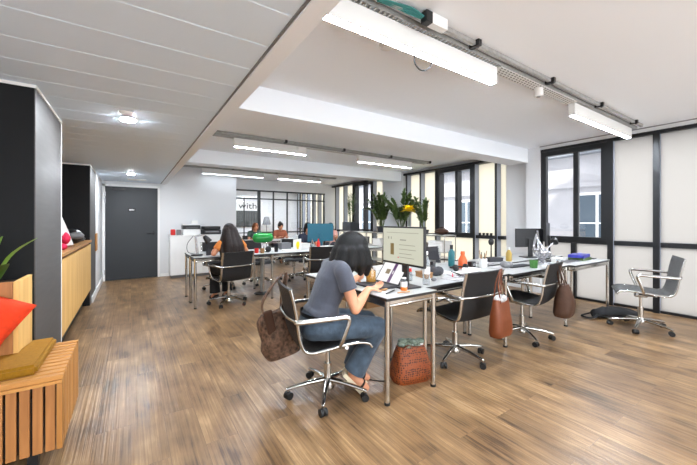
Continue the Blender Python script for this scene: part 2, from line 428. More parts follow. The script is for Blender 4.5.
wn = [0]
def win(root_y0, root_y1, X, panels, units, bars, frost, depth, bw=.07):
    """a glazed bay: mullions (near edge y), frosted panels between them, casement units"""
    wn[0] += 1
    w = thing('window_%d' % wn[0], 'glazed bay', 'window', (X, 0, 0)); w['kind'] = 'structure'
    del w['label']; del w['category']
    bm = B(); bm_box(bm, -depth, .03, root_y0, root_y1, 2.475, 2.525); bm_box(bm, -depth+.04, .03, root_y0, root_y1, .905, .972); bm_box(bm, -.03, .05, root_y0, root_y1, 0, .035)
    obj('window_frame', bm, M['anod'], w, smooth=False)
    for b in bars:
        bm = B(); bm_box(bm, -depth-.006, -depth+.012, b, b+bw, 0, 2.5); mo = obj('mullion', bm, M['anod'], w, smooth=False)
        bm = B(); bm_box(bm, -depth+.012, .03, b+.002, b+bw-.002, 0, 2.5); obj('mullion_side', bm, M['mull'], mo, smooth=False)
    for a, b, z0, z1 in panels:
        boxo('frosted_panel', (.0, .012, a, b, z0, z1), frost, w)
    for a, b in units:
        bm = B(); z0, z1 = .965, 2.48; t = .085; x0, x1 = -depth+.01, .03
        bm_box(bm, x0, x1, a, a+t, z0, z1); bm_box(bm, x0, x1, b-t, b, z0, z1); bm_box(bm, x0, x1, a+t, b-t, z1-t, z1); bm_box(bm, x0, x1, a+t, b-t, z0, z0+.05)
        f = obj('casement_frame', bm, M['anod'], w, smooth=False)
        mid = a+(b-a)*.45
        boxo('casement_bar', (x0+.02, x1, mid-.035, mid+.035, z0+.05, z1-t), M['anod'], f)
        boxo('pane', (.0, .006, a+t, b-t, z0+.05, z1-t), M['glass'], f)
    return w
# near bay
P = []
edges = [-2.5, -2.2, -1.7, -1.19, -.68, -.18, .33, .83, 1.34, 1.86]
nb = [e for e in edges[1:]]
for a, b in zip(edges[:-1], edges[1:]):
    P += [(a+(.07 if a > -2.5 else 0), b, .975, 2.475), (a+(.07 if a > -2.5 else 0), b, .035, .905)]
P += [(1.93, 2.36, .035, .905), (2.43, 2.90, .035, .905)]
w = win(-2.5, 2.90, 6.08, P, [(1.93, 2.90)], nb+[], M['frost'], .06)
boxo('mullion', (-.05, .03, 2.36, 2.43, .0, .91), M['anod'], w)
# middle bay
P = []
for a, b in ((3.62, 3.75), (3.79, 4.25), (5.33, 5.79), (5.83, 6.28), (6.32, 6.42)):
    P += [(a, b, .975, 2.475), (a, b, .035, .905)]
P += [(4.29, 5.29, .035, .905)]
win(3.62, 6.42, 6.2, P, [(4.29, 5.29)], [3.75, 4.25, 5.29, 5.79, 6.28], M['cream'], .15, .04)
# far bay
P = []
for a, b in ((7.43, 7.74), (8.82, 9.33), (9.37, 9.87), (9.91, 10.16)):
    P += [(a, b, .975, 2.475), (a, b, .035, .905)]
P += [(7.78, 8.78, .035, .905)]
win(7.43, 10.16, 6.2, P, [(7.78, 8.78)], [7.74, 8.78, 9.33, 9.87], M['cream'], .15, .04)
# meeting room bay
P = []; bars = []
y = 10.3
while y < 12.9:
    P += [(y, y+.40, .975, 2.475), (y, y+.40, .035, .905)]; bars.append(y+.40); y += .47
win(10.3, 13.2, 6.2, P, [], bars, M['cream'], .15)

# glazed steel partition
pt = thing('window_5', 'x', 'x', (0, 10.2, 0)); pt['kind'] = 'structure'; del pt['label']; del pt['category']
bm = B()
bm_box(bm, 2.25, 5.78, -.03, .03, 2.205, 2.25); bm_box(bm, 2.25, 5.78, -.03, .03, 1.955, 1.995); bm_box(bm, 3.42, 5.78, -.03, .03, .885, .925); bm_box(bm, 3.42, 5.78, -.03, .03, 0, .06)
fr = obj('partition_frame', bm, M['steel'], pt, smooth=False)
for x in (3.385, 3.865, 4.345, 4.825, 5.305, 5.745):
    bw = .045 if x < 3.4 else .018
    boxo('post', (x-bw, x+bw, -.028, .028, 0, 2.205), M['steel'], fr)
bm = B(); bm_box(bm, 2.29, 2.34, -.02, .02, 0, 1.955); bm_box(bm, 2.905, 2.93, -.02, .02, 0, 1.955); bm_box(bm, 2.34, 3.34, -.02, .02, 0, .08); bm_box(bm, 2.34, 3.34, -.02, .02, .885, .915)
obj('glazed_door_frame', bm, M['steel'], fr, smooth=False)
boxo('pane', (2.3, 5.76, -.003, .003, .06, 2.205), M['glass'], pt)

# meeting-room things behind the partition
tvx = thing('wall_mounted_screen', 'dark wall screen in the meeting room behind the glass partition', 'screen', (3.9, 13.2, 0))
boxo('screen_panel', (-.52, .52, -.055, -.012, 1.06, 1.66), M['tv'], tvx, bev=.004); boxo('bezel', (-.54, .54, -.05, -.003, 1.04, 1.68), M['plastic'], tvx)
sgn = thing('lettering_board', 'white board with black lettering above the meeting room screen', 'sign', (3.9, 13.2, 0))
boxo('board', (-.54, .54, -.03, -.003, 1.69, 2.08), M['paper'], sgn)
cu = bpy.data.curves.new('lettering', 'FONT'); cu.body = 'with'; cu.size = .34; cu.extrude = .004; cu.align_x = 'CENTER'; cu.materials.append(M['ink'])
lo = bpy.data.objects.new('lettering', cu); C.objects.link(lo); lo.parent = sgn; lo.rotation_euler = (PI/2, 0, 0); lo.location = (.02, -.034, 1.77); lo.scale = (1.25, 1, 1)
dg_ = bpy.context.evaluated_depsgraph_get(); dg_.update(); lm_ = bpy.data.meshes.new_from_object(lo.evaluated_get(dg_)); bpy.data.objects.remove(lo)
lo = bpy.data.objects.new('lettering', lm_); C.objects.link(lo); lo.parent = sgn; lo.rotation_euler = (PI/2, 0, 0); lo.location = (.02, -.034, 1.77); lo.scale = (1.25, 1, 1)
fl = thing('floor_lamp', 'grey shaded floor lamp in the meeting room', 'lamp', (4.6, 12.9, 0))
bm = B(); bm_lathe(bm, [(.14, 0), (.14, .02), (.012, .03), (.012, 1.12)]); obj('base', bm, M['grey'], fl)
bm = B(); bm_lathe(bm, [(.17, 1.12), (.16, 1.2), (.10, 1.42), (.04, 1.44)]); obj('lamp_shade', bm, M['grey'], fl)

# ------------------------------------------------------------------ built-in cabinets on the left
wc = thing('wardrobe', 'tall black cupboard with grey side panel behind the slatted bench', 'cupboard', (-.497, 2.78, 0))
boxo('front', (-.75, -.006, 0, .02, 0, ZF-.02), M['black'], wc)
boxo('carcass', (-.75, -.014, .02, .90, 0, ZF-.02), M['black'], wc)
boxo('side_panel', (-.014, 0, .002, .90, 0, ZF-.02), M['greypanel'], wc)
boxo('top_trim', (-.76, .006, -.006, .906, ZF-.02, ZF-.001), M['trimwhite'], wc)
boxo('edge_trim', (-.012, .004, .90, .908, 0, ZF-.02), M['trimwhite'], wc)
wc2 = thing('wardrobe', 'tall black cupboard beyond the oak sideboard next to the passage', 'cupboard', (-.51, 6.22, 0))
boxo('front', (-.75, -.006, 0, .02, .0, ZF-.02), M['black'], wc2)
boxo('carcass', (-.75, -.014, .02, .895, 0, ZF-.02), M['black'], wc2)
boxo('side_panel', (-.014, 0, .002, .895, 0, ZF-.02), M['greypanel'], wc2)
boxo('top_trim', (-.76, .004, -.004, .895, ZF-.02, ZF-.001), M['trimwhite'], wc2)
sb = thing('sideboard', 'long oak fronted sideboard between the two tall black cupboards', 'sideboard', (-.50, 3.695, 0))
boxo('worktop', (-.78, .01, 0, 2.515, .955, .985), M['oakx'], sb, bev=.003)
boxo('shadow_gap', (-.78, -.03, .005, 2.51, .925, .955), M['plinth'], sb)
boxo('carcass', (-.78, -.022, .005, 2.51, .25, .925), M['oakdark'], sb)
boxo('plinth', (-.78, -.10, .005, 2.51, 0, .25), M['plinth'], sb)
for k in range(6):
    bm = B(); bm_box(bm, -.02, -.006, .006+k*.418, .42+k*.418, .25, .925)
    for q in range(7): bm_box(bm, -.007, 0, .007+k*.418+q*.059, .007+k*.418+q*.059+.0545, .25, .925, bev=.0015, seg=1)
    obj('door', bm, M['oaky'], sb)
hb = thing('motorcycle_helmet', 'black helmet with grey visor lying on the oak sideboard', 'helmet', (-.62, 5.35, .985))
bm = B(); bm_ell(bm, (0, 0, .09), .115, .14, .095); obj('shell', bm, M['plastic'], hb)
bm = B(); bm_ell(bm, (.03, -.06, .10), .1, .1, .05); obj('visor', bm, M['grey'], hb)
gv = B(); bm_ell(gv, (-.60, 5.75, 1.02), .06, .15, .035); bm_ell(gv, (-.58, 5.95, 1.015), .04, .1, .03); tag(obj('glove', gv, M['plastic']), 'black glove lying behind the helmet on the oak sideboard', 'glove')
fg = thing('flag_cloth', 'white and pink-red cloth standing on the oak sideboard beside the tall cupboard', 'cloth', (-.585, 4.35, .985))
bm = B(); rings = []
for k in range(9):
    t = k/8; rx = .085*(1-t)**.8+.008; rings.append([V((rx*.7*math.cos(a)*(1+.22*math.sin(3*a+t)), .16-.30*t+rx*1.3*math.sin(a)*(1+.15*math.cos(5*a)), .03+.33*t)) for a in [2*PI*j/20 for j in range(20)]])
bm_loft(bm, rings); obj('white_cloth', bm, M['whitecloth'], fg)
bm = B(); rings = []
for k in range(7):
    t = k/6; rx = .062*math.sin(PI*(.12+.8*t)); rings.append([V((.028+rx*.7*math.cos(a), .03-.02*t+rx*1.2*math.sin(a), .05+.12*t)) for a in [2*PI*j/16 for j in range(16)]])
bm_loft(bm, rings); bm_ell(bm, (.01, -.10, .03), .05, .07, .035); obj('pink_cloth', bm, M['pink'], fg)
tag(boxo('envelope', (-.66, -.535, 4.62, 4.9, .986, .992), M['brownbox'], mtx=None), 'flat brown envelope on the oak sideboard in front of the helmet', 'envelope')

# slatted bench with planter, pad and cushion
bn = thing('slatted_bench', 'slatted oak bench with a mitred corner in the foreground', 'bench', (-.285, 2.15, 0))
def slats_top():
    n = 11; p = .60/n
    for k in range(n):
        boxo('seat_slat', (-.95, -.0, k*p+.008, (k+1)*p-.009, .478, .5), M['oakx'], bn, bev=.002)
        boxo('side_slat', (-.02, 0, k*p+.008, (k+1)*p-.009, .137, .4775), M['oak'], bn, bev=.002)
slats_top()
for k in range(20):
    x1 = -.028-k*.0462
    boxo('front_slat', (x1-.036, x1, 0.0, .02, .137, .46), M['oakdark'], bn, bev=.002)
boxo('front_rail', (-.95, 0, -.004, .02, .462, .4775), M['oakx'], bn)
boxo('corner_post', (-.022, 0, -.003, .022, .137, .46), M['oak'], bn)
boxo('liner', (-.94, -.075, .03, .585, .145, .40), M['plinth'], bn)
for x, y in ((-.12, .08), (-.12, .52), (-.8, .08), (-.8, .52)):
    boxo('leg', (x-.02, x+.02, y-.02, y+.02, 0, .145), M['anod'], bn)
pad = [(-1.12, 2.215), (-.39, 2.215), (-.385, 2.70), (-.504, 2.70), (-.504, 2.462), (-1.12, 2.462)]
bm = B(); bm_prism(bm, pad, .502, .552); bmesh.ops.bevel(bm, geom=[e for e in bm.edges], offset=.014, segments=3, affect='EDGES'); [setattr(f, 'smooth', False) for f in bm.faces]; tag(obj('seat_pad', bm, M['mustard']), 'mustard yellow seat pad on the slatted bench', 'cushion')
def cushion(name, m, w, t, mtx, label, n=18):
    bm = B(); vs = {}
    for s in (1, -1):
        for i in range(n+1):
            for j in range(n+1):
                u, v = i/n*2-1, j/n*2-1
                if s == -1 and (i in (0, n) or j in (0, n)): vs[s, i, j] = vs[1, i, j]; continue
                pinch = 1-.10*(abs(u)**2.0*abs(1-abs(v)) + abs(v)**2.0*(1-abs(u)))
                h = t/2*((1-u**4)*(1-v**4))**.45
                wr = .006*mnoise.noise(V((u*3, v*3, s)))*min(1, h/t*4)
                vs[s, i, j] = bm.verts.new(mtx @ V((u*w/2*pinch, v*w/2*pinch, s*(h+wr))))
        for i in range(n):
            for j in range(n):
                q = [vs[s, i, j], vs[s, i+1, j], vs[s, i+1, j+1], vs[s, i, j+1]]
                bm.faces.new(q if s == 1 else q[::-1]).smooth = True
    return tag(obj(name, bm, m), label, 'cushion')
cushion('throw_cushion', M['orange'], .40, .13, Matrix.Translation((-.70, 2.385, .745)) @ Matrix.Rotation(R(10), 4, 'Z') @ Matrix.Rotation(R(74), 4, 'X') @ Matrix.Rotation(R(-32), 4, 'Z'), 'bright orange cushion leaning on the oak planter at the bench')
pl = thing('planter_box', 'slatted oak planter box standing on the back of the bench', 'planter', (-.51, 2.475, .5))
boxo('side_panel', (-.02, 0, 0, .298, .002, .44), M['oaky'], pl)
for k in range(9):
    boxo('front_slat', (-.022-k*.066-.052, -.022-k*.066, -.002, .018, .002, .44), M['oakdark'], pl, bev=.002)
boxo('inner_box', (-.64, -.022, .02, .295, .0, .40), M['plinth'], pl)
bm = B(); bm_box(bm, -.63, -.03, .025, .29, .40, .415); obj('soil', bm, M['soil'], pl)

def leafblade(bm, base, tip, w, droop=.0, n=8, fold=.25, up=V((0, 0, 1))):
    base, tip = V(base), V(tip); d = tip-base; s = d.cross(up)
    if s.length < 1e-4: s = V((1, 0, 0))
    s.normalize(); nrm = s.cross(d).normalized(); rows = []
    for i in range(n+1):
        t = i/n; p = base+d*t+nrm*droop*d.length*math.sin(PI*t); ww = w*math.sin(PI*min(1, t*.92+.05))**.8
        rows.append([bm.verts.new(p-s*ww+nrm*ww*fold), bm.verts.new(p), bm.verts.new(p+s*ww+nrm*ww*fold), bm.verts.new(p-nrm*.0015)])
    for a, b in zip(rows[:-1], rows[1:]):
        for i, j in ((0, 1), (1, 2), (2, 3), (3, 0)): bm.faces.new((a[i], a[j], b[j], b[i])).smooth = True
pp = thing('potted_plant', 'long leaved green plant growing in the oak planter by the bench', 'plant', (-.62, 2.55, .914))
for dx, dy, dz, w in ((.18, -.04, .26, .026), (.08, -.12, .13, .034), (-.02, -.12, .16, .028), (-.12, -.05, .24, .03), (-.2, -.1, .14, .03), (.02, .05, .27, .026), (-.1, -.17, -.1, .03), (-.05, -.1, .08, .03)):
    bm = B(); leafblade(bm, (dx*.1-.01, dy*.1, .0), (dx, dy, dz), w, .12); obj('leaf', bm, M['leaflight'] if w < .028 else M['leaf'], pp)
bm = B(); bm_cyl(bm, (0, 0, 0), (0, 0, .03), .02); obj('stem', bm, M['stemg'], pp)

# ------------------------------------------------------------------ ceiling fittings
def tray(y, x0, x1, label, perf):
    t = thing('cable_tray', label, 'cable tray', (0, y, 0), 0, 'cable trays')
    bm = B()
    for yy in (-.055, .06): bm_box(bm, x0, x1, yy, yy+.004, 2.53, 2.562)
    x = x0
    while x < x1:
        bm_box(bm, x, x+.016, -.051, .06, 2.53, 2.534); x += .036
    obj('ladder', bm, M['galv'], t, smooth=False)
    bm = B(); bm_box(bm, x0, x1, -.115, -.085, 2.545, 2.575); obj('rail', bm, M['galv'], t, smooth=False)
    for a, b in perf:
        bm = B(); bm_box(bm, a, b, -.05, .06, 2.524, 2.529)
        p = obj('perforated_cover', bm, M['traywhite'], t, smooth=False)
        bm = B(); xx = a+.02; k = 0
        while xx < b-.04:
            for q in range(4): bm_box(bm, xx+(q % 2)*.02, xx+.022+(q % 2)*.02, -.042+q*.026, -.034+q*.026, 2.5225, 2.5245)
            xx += .045
        obj('slots', bm, M['hole'], p, smooth=False)
    x = x0+.25
    while x < x1:
        bm = B(); bm_box(bm, x, x+.035, -.14, -.06, 2.535, ZC-.001); bm_cyl(bm, (x+.017, -.12, 2.525), (x+.017, -.12, ZC-.001), .01); obj('hanger', bm, M['plastic'], t, smooth=False); x += 1.12
    return t
tray(1.56, .70, 5.75, 'nearest cable tray under the ceiling with white perforated covers', [(2.50, 3.90)])
tray(5.06, .70, 5.45, 'middle cable tray under the ceiling beyond the beam', [(2.5, 3.58)])
tray(8.35, .70, 5.1, 'farthest cable tray under the ceiling near the white far wall', [])
def bar(x0, x1, y, label, lm='led', z=2.40):
    t = thing('ceiling_led_bar', label, 'ceiling light', (x0, y, z), 0, 'linear ceiling lights')
    boxo('housing', (0, x1-x0, 0, .062, .0003, .13), M['trimwhite'], t, bev=.002)
    boxo('diffuser', (.012, x1-x0-.012, .010, .052, -.0012, .0), M[lm], t)
    boxo('end_cap', (x1-x0, x1-x0+.006, .002, .06, .0, .118), M['white'], t)
    return t
bar(.85, 2.49, 1.54, 'white led bar nearest the camera, touching the bulkhead on the nearest tray')
bar(3.92, 5.66, 1.54, 'white led bar at the window end of the nearest cable tray')
bar(1.3, 2.5, 5.04, 'white led bar near the bulkhead on the middle cable tray', 'ledmid')
bar(3.6, 5.0, 5.04, 'white led bar near the windows on the middle cable tray', 'ledmid')
bar(1.4, 2.9, 8.33, 'white led bar near the white wall on the farthest cable tray', 'leddim')
bar(3.3, 4.6, 8.33, 'white led bar near the glass partition on the farthest cable tray', 'ledmid')
for a, b, l in ((.85, 2.49, 'added led bar behind the camera beside the bulkhead'), (3.6, 5.3, 'added led bar behind the camera near the windows')): bar(a, b, -1.5, l)  # unseen bars, added behind the camera to brighten the room
bar(2.7, 4.2, 11.7, 'added led bar on the meeting room ceiling near its screen', 'ledmid', 2.4495)  # this bar and the next are added to brighten the meeting room
bar(4.5, 5.9, 11.7, 'added led bar on the meeting room ceiling near its windows', 'ledmid', 2.4495)
def bmcyl_obj(name, a, b, r, m, parent=None, seg=24):
    bm = B(); bm_cyl(bm, a, b, r, seg); return obj(name, bm, m, parent)
for x, y, l in ((3.2, 1.56, 'white motion sensor hanging under the nearest cable tray between two led bars'), (2.35, 5.06, 'white motion sensor under the middle cable tray')):
    s = thing('ceiling_motion_sensor', l, 'sensor', (x, y, 2.455)); bm = B(); bm_lathe(bm, [(.02, -.012), (.038, -.006), (.04, .0), (.04, .066)]); obj('body', bm, M['white'], s); bmcyl_obj('lens', (0, 0, -.016), (0, 0, -.004), .018, M['grey'], s)
dv = thing('ceiling_driver_box', 'white and black electrical box beside the nearest cable tray', 'electrical box', (1.58, 1.43, 2.50))
boxo('body', (-.02, .12, -.04, .012, 0, .07), M['white'], dv, bev=.003); boxo('end_cap', (-.075, -.02, -.04, .012, .0, .07), M['plastic'], dv, bev=.003)
for k in range(4):
    bm = B(); bm_tube(bm, [(-.08, -.02+.008*k, .03), (-.16, -.01+.01*k, .055-.006*k), (-.26, .0+.012*k, .05), (-.4, .02+.006*k, .04)], .0055, smooth=5); obj('cable', bm, M['wire'], dv)
bm = B(); bm_tube(bm, [(1.62, 1.61, 2.43), (1.63, 1.615, 2.36), (1.70, 1.62, 2.33), (1.78, 1.615, 2.37), (1.80, 1.61, 2.44)], .0045, smooth=6); tag(obj('hanging_cable', bm, M['tray_dark']), 'small loop of black cable under the nearest led bar', 'cable')
bm = B(); bm_lathe(bm, [(.05, ZC-.035), (.062, ZC-.028), (.066, ZC-.001)], c=(1.57, 1.83, 0)); tag(obj('smoke_detector', bm, M['white']), 'round white smoke detector on the ceiling behind the nearest led bar', 'smoke detector')
for x, y, l in ((-.02, 3.28, 'nearer round downlight in the panelled entrance ceiling'), (-.02, -.6, 'added round downlight in the panelled entrance ceiling behind the camera'), (.0, 7.05, 'farther round downlight in the panelled entrance ceiling close to the door')):  # the unseen one behind the camera is added to lift the entrance ceiling
    d = thing('downlight', l, 'downlight', (x, y, ZF), 0, 'downlights in the entrance ceiling')
    bm = B(); bm_lathe(bm, [(.05, -.002), (.062, -.008), (.066, -.0005)]); obj('ring', bm, M['trimwhite'], d)
    bmcyl_obj('lamp', (0, 0, -.012), (0, 0, -.003), .047, M['downled'], d)
bm = B(); bm_lathe(bm, [(.03, ZF-.02), (.045, ZF-.012), (.05, ZF-.001)], c=(-.03, 3.08, 0)); tag(obj('ceiling_detector', bm, M['white']), 'round white detector beside the nearer downlight', 'detector')

# ------------------------------------------------------------------ office chair
CH = [(.245, .425), (.215, .455), (.14, .468), (.02, .463), (-.10, .448), (-.185, .443), (-.235, .465), (-.262, .53), (-.275, .61), (-.288, .70), (-.306, .79), (-.325, .865)]
prof = [V((x, 0, z)) for x, z in CH]
prof = crom(prof, 5)
def sling(bm, pts, w, th, scoop=.012):
    rings = []
    for p, s, n in frames(pts, V((0, 1, 0))):
        t = V((0, 1, 0)); i = len(rings); a = pts[max(i-1, 0)]; b = pts[min(i+1, len(pts)-1)]; tg = (b-a).normalized(); nn = tg.cross(t).normalized()
        top = []; bot = []
        for k in range(9):
            v = k/8*2-1
            off = nn*(scoop*(1-v*v))
            top.append(p+t*v*w/2+nn*th/2+off); bot.append(p+t*v*w/2-nn*th/2+off)
        rings.append(top+bot[::-1])
    bm_loft(bm, rings)
def make_chair(label, m_fab):
    c = thing('office_chair', label, 'chair', (0, 0, 0), 0)
    ks = 6*5
    bm = B(); sling(bm, prof[:ks+1], .455, .016); obj('seat', bm, m_fab, c)
    bm = B(); sling(bm, prof[ks:], .455, .016); obj('backrest', bm, m_fab, c)
    for s in (-1, 1):
        bm = B(); bm_tube(bm, [p+V((0, s*.237, 0)) for p in prof], .011, seg=10, flat=1.6, up=V((0, 1, 0))); obj('side_rail', bm, M['alu'], c)
        bm = B(); bm_tube(bm, [(.005, s*.235, .452), (.018, s*.262, .50), (.045, s*.275, .58), (.062, s*.278, .640), (.04, s*.278, .662), (-.02, s*.278, .662), (-.15, s*.274, .660), (-.27, s*.258, .655), (-.292, s*.235, .655)], .0165, seg=12, smooth=5, flat=.75); obj('armrest', bm, M['alu'], c)
    bm = B(); bm_tube(bm, [(-.288, -.24, .655), (-.318, -.12, .655), (-.322, 0, .655), (-.318, .12, .655), (-.288, .24, .655)], .011, smooth=4); obj('back_spreader', bm, M['alu'], c)
    bm = B()
    for x in (.06, -.10): bm_tube(bm, [(x, -.235, .443), (x*.6, -.1, .415), (x*.4, 0, .40), (x*.6, .1, .415), (x, .235, .443)], .013, smooth=4)
    bm_box(bm, -.06, .06, -.04, .04, .375, .412, bev=.012)
    obj('seat_spreader', bm, M['alu'], c)
    bm = B(); bm_cyl(bm, (0, 0, .09), (0, 0, .26), .028); bm_cyl(bm, (0, 0, .24), (0, 0, .39), .016); bm_lathe(bm, [(.045, .075), (.048, .1), (.03, .135)])
    obj('column', bm, M['chrome'], c)
    for k in range(5):
        a = k*2*PI/5; d = V((math.cos(a), math.sin(a), 0))
        bm = B(); bm_tube(bm, [d*.02+V((0, 0, .11)), d*.15+V((0, 0, .098)), d*.27+V((0, 0, .078)), d*.30+V((0, 0, .07))], [.024, .019, .014, .011], seg=10, smooth=3, flat=.8); bm_cyl(bm, d*.285+V((0, 0, .05)), d*.285+V((0, 0, .08)), .009)
        leg = obj('leg', bm, M['chrome'], c)
        s = V((-math.sin(a+.6), math.cos(a+.6), 0)); cc = d*.285
        bm = B()
        for q in (-1, 1):
            bm_cyl(bm, cc+s*(q*.006)+V((0, 0, .027)), cc+s*(q*.024)+V((0, 0, .027)), .026, 18)
        bm_ell(bm, cc+V((0, 0, .04)), .018, .018, .02, seg=12)
        obj('caster', bm, M['rubber'], leg)
    return c
def lower(ch, dz):
    for o in ch.children:
        if not o.name.startswith('leg'): o.location.z -= dz
def turnbase(ch, ang):
    for o in ch.children:
        if o.name.startswith('leg'): o.rotation_euler.z = ang
ch1 = make_chair('dark office chair seating the woman in the slate t-shirt, patterned bag on its back', M['brownmesh'])
GRP = 'wheeled office chairs with chrome arms'
spec = [
    (2.51, 1.97, 87, 'empty black office chair with the plain rust tote on its back', 'blackmesh', .02, 55),
    (3.56, 1.91, 99, 'empty black office chair with the brown suede bag hanging on its back', 'blackmesh', .02, 18),
    (5.0, 1.28, 112, 'grey mesh office chair pulled out alone near the frosted windows', 'greymesh', 0, 42),
    (1.25, 5.18, 102, 'black office chair seating the woman with long brown hair', 'blackmesh', .045, 18),
    (2.66, 4.84, 75, 'empty black office chair at the second desk row directly beyond the woman in slate', 'blackmesh', 0, 40),
    (1.40, 6.42, -80, 'empty black office chair across the second desk row, before the white cabinet', 'blackmesh', 0, 25),
    (3.07, 9.78, -90, 'black office chair under the person in dark green at the farthest desk row', 'blackmesh', .045, 10),
    (3.88, 9.78, -90, 'black office chair under the person in the rust top at the farthest desk row', 'blackmesh', 0, 5.045),
    (3.24, 6.62, -90, 'black office chair behind the teal computer', 'blackmesh', .045, 30),
    (5.38, 9.12, -120, 'black office chair of the person in the pale top beyond the teal computer', 'blackmesh', .045, 30),
    (2.15, 6.5, -80, 'empty black office chair across the second desk row beyond the green lamp', 'blackmesh', 0, 30),
    (2.95, 6.55, -105, 'empty black office chair across the second desk row beside the teal computer', 'blackmesh', 0, 10),
    (3.9, 3.22, -85, 'navy backed office chair on the far side of the near desk row', 'darkgrey', 0, 30),
    (2.35, 3.3, -100, 'black office chair on the far side of the near desk row behind the monitor', 'blackmesh', 0, 30),
]
for i, (x, y, a, l, mm, dz, ba) in enumerate(spec):
    k = dup(ch1, (x, y, 0), R(a), l, GRP)
    if M[mm] is not M['brownmesh']: remat(k, M['brownmesh'], M[mm])
    turnbase(k, R(ba-a)); lower(k, dz)
ch1.location = (1.205, 2.08, 0); ch1.rotation_euler.z = R(-12); ch1['group'] = GRP; turnbase(ch1, R(30)); lower(ch1, .03)

# ------------------------------------------------------------------ desks
def desk(x0, x1, y0, y1, label, z=.74, skip=''):
    d = thing('desk', label, 'desk', (x0, y0, 0), 0, 'grey topped desks with chrome legs')
    w, l = x1-x0, y1-y0
    t = boxo('tabletop', (.002, w-.002, .002, l-.002, z-.004, z), M['laminate'], d)
    boxo('edge_band', (0, w, 0, l, z-.022, z-.004), M['edge'], t)
    bm = B()
    bm_tube(bm, [(.03, .022, z-.06), (w-.03, .022, z-.06)], .0125); bm_tube(bm, [(.03, l-.022, z-.06), (w-.03, l-.022, z-.06)], .0125)
    bm_tube(bm, [(.022, .03, z-.06), (.022, l-.03, z-.06)], .0125); bm_tube(bm, [(w-.022, .03, z-.06), (w-.022, l-.03, z-.06)], .0125)
    for xx in (.022, w-.022): bm_box(bm, xx-.012, xx+.012, .03, l-.03, z-.058, z-.0225)
    for yy in (.022, l-.022): bm_box(bm, .03, w-.03, yy-.006, yy+.006, z-.058, z-.0225)
    obj('frame', bm, M['chrome'], d)
    for sd, xx in (('L', .022), ('R', w-.022)):
        if sd in skip: continue
        for yy in (.022, l-.022):
            bm = B(); bm_cyl(bm, (xx, yy, .018), (xx, yy, z-.0225), .0185, 18); lg = obj('leg', bm, M['chrome'], d)
            bm = B(); bm_cyl(bm, (xx, yy, 0), (xx, yy, .018), .021, 18); obj('foot', bm, M['rubber'], lg)
    return d
desk(1.45, 1.955, 1.70, 2.95, 'narrow end desk the woman in slate works at')
desk(1.96, 3.16, 1.83, 2.29, 'near row desk with the rust tote chair, beside the end desk')
desk(3.165, 4.385, 1.79, 2.25, 'near row desk carrying the silver wire lamp and green cup', skip='L')
desk(4.39, 5.46, 1.72, 2.20, 'near row desk nearest the windows carrying the blue book', skip='L')
desk(1.96, 3.16, 2.31, 2.79, 'far side desk of the near row behind the rust tote chair')
desk(3.165, 4.385, 2.31, 2.79, 'far side desk of the near row carrying the grey mesh pouch', skip='L')
desk(4.39, 5.46, 2.31, 2.79, 'far side desk of the near row carrying the two black monitors', skip='L')
desk(.75, 1.90, 5.12, 5.58, 'second row desk where the woman with long brown hair sits', skip='R')
desk(1.905, 3.11, 5.12, 5.58, 'second row desk carrying the yellow patterned folder')
desk(3.12, 4.30, 5.12, 5.58, 'second row desk hidden behind the big monitor', skip='L')
desk(.75, 1.90, 5.60, 6.08, 'far side desk of the second row next to the white cabinet', skip='R')
desk(1.905, 3.11, 5.60, 6.08, 'far side desk of the second row beyond the green lamp')
desk(3.12, 4.30, 5.60, 6.08, 'far side desk of the second row carrying the teal computer', skip='L')
desk(2.60, 3.78, 8.42, 8.88, 'farthest row desk near the end of the white wall')
desk(3.80, 4.98, 8.42, 8.88, 'farthest row desk before the glass partition, window side')
desk(2.60, 3.78, 8.90, 9.36, 'farthest row desk of the person in dark green')
desk(3.80, 4.98, 8.90, 9.36, 'farthest row desk of the person in the rust top')
T = .7405
un = thing('desk_organiser', 'brown drawer tray hung under the end desk', 'drawer tray', (1.49, 1.98, .60)); boxo('tray', (0, .30, 0, .5, 0, .07), M['brownbox'], un, bev=.005); boxo('hanger', (.05, .25, .1, .4, .07, .117), M['plastic'], un)
cc = thing('cable_column', 'grey floor standing cable column under the second desk row', 'column', (1.91, 5.59, 0))
bm = B(); bm_lathe(bm, [(.13, 0), (.13, .015), (.05, .03)]); obj('base', bm, M['rubber'], cc); bmcyl_obj('pole', (0, 0, .02), (0, 0, .70), .028, M['galv'], cc)

# ------------------------------------------------------------------ screens
def monitor(loc, rz, label, w=.52, h=.31, zb=.175, back=None, page=True, name='monitor'):
    m = thing(name, label, 'monitor', loc, rz)      # faces local -X
    bk = back or M['plastic']
    boxo('housing', (0, .022, -w/2, w/2, zb, zb+h), bk, m, bev=.004)
    boxo('screen', (-.002, .0005, -w/2+.012, w/2-.012, zb+.018, zb+h-.012), M['screen'] if page else M['tv'], m)
    bm = B(); bm_box(bm, .024, .05, -.035, .035, .01, zb+h*.45, bev=.008); bm_box(bm, .018, .03, -.06, .06, zb+.05, zb+h*.5); obj('stand', bm, bk, m)
    bm = B(); bm_box(bm, -.07, .11, -.11, .11, 0, .012, bev=.004); obj('base', bm, bk, m)
    return m
mn = monitor((1.812, 1.94, T), R(-4), 'large monitor showing a pale web page on the end desk of the woman in slate')
sc = [o for o in mn.children if o.name.startswith('screen')][0]
def page(y0, y1, z0, z1, m, nm): boxo(nm, (-.0035, -.0018, y0, y1, z0, z1), m, sc)
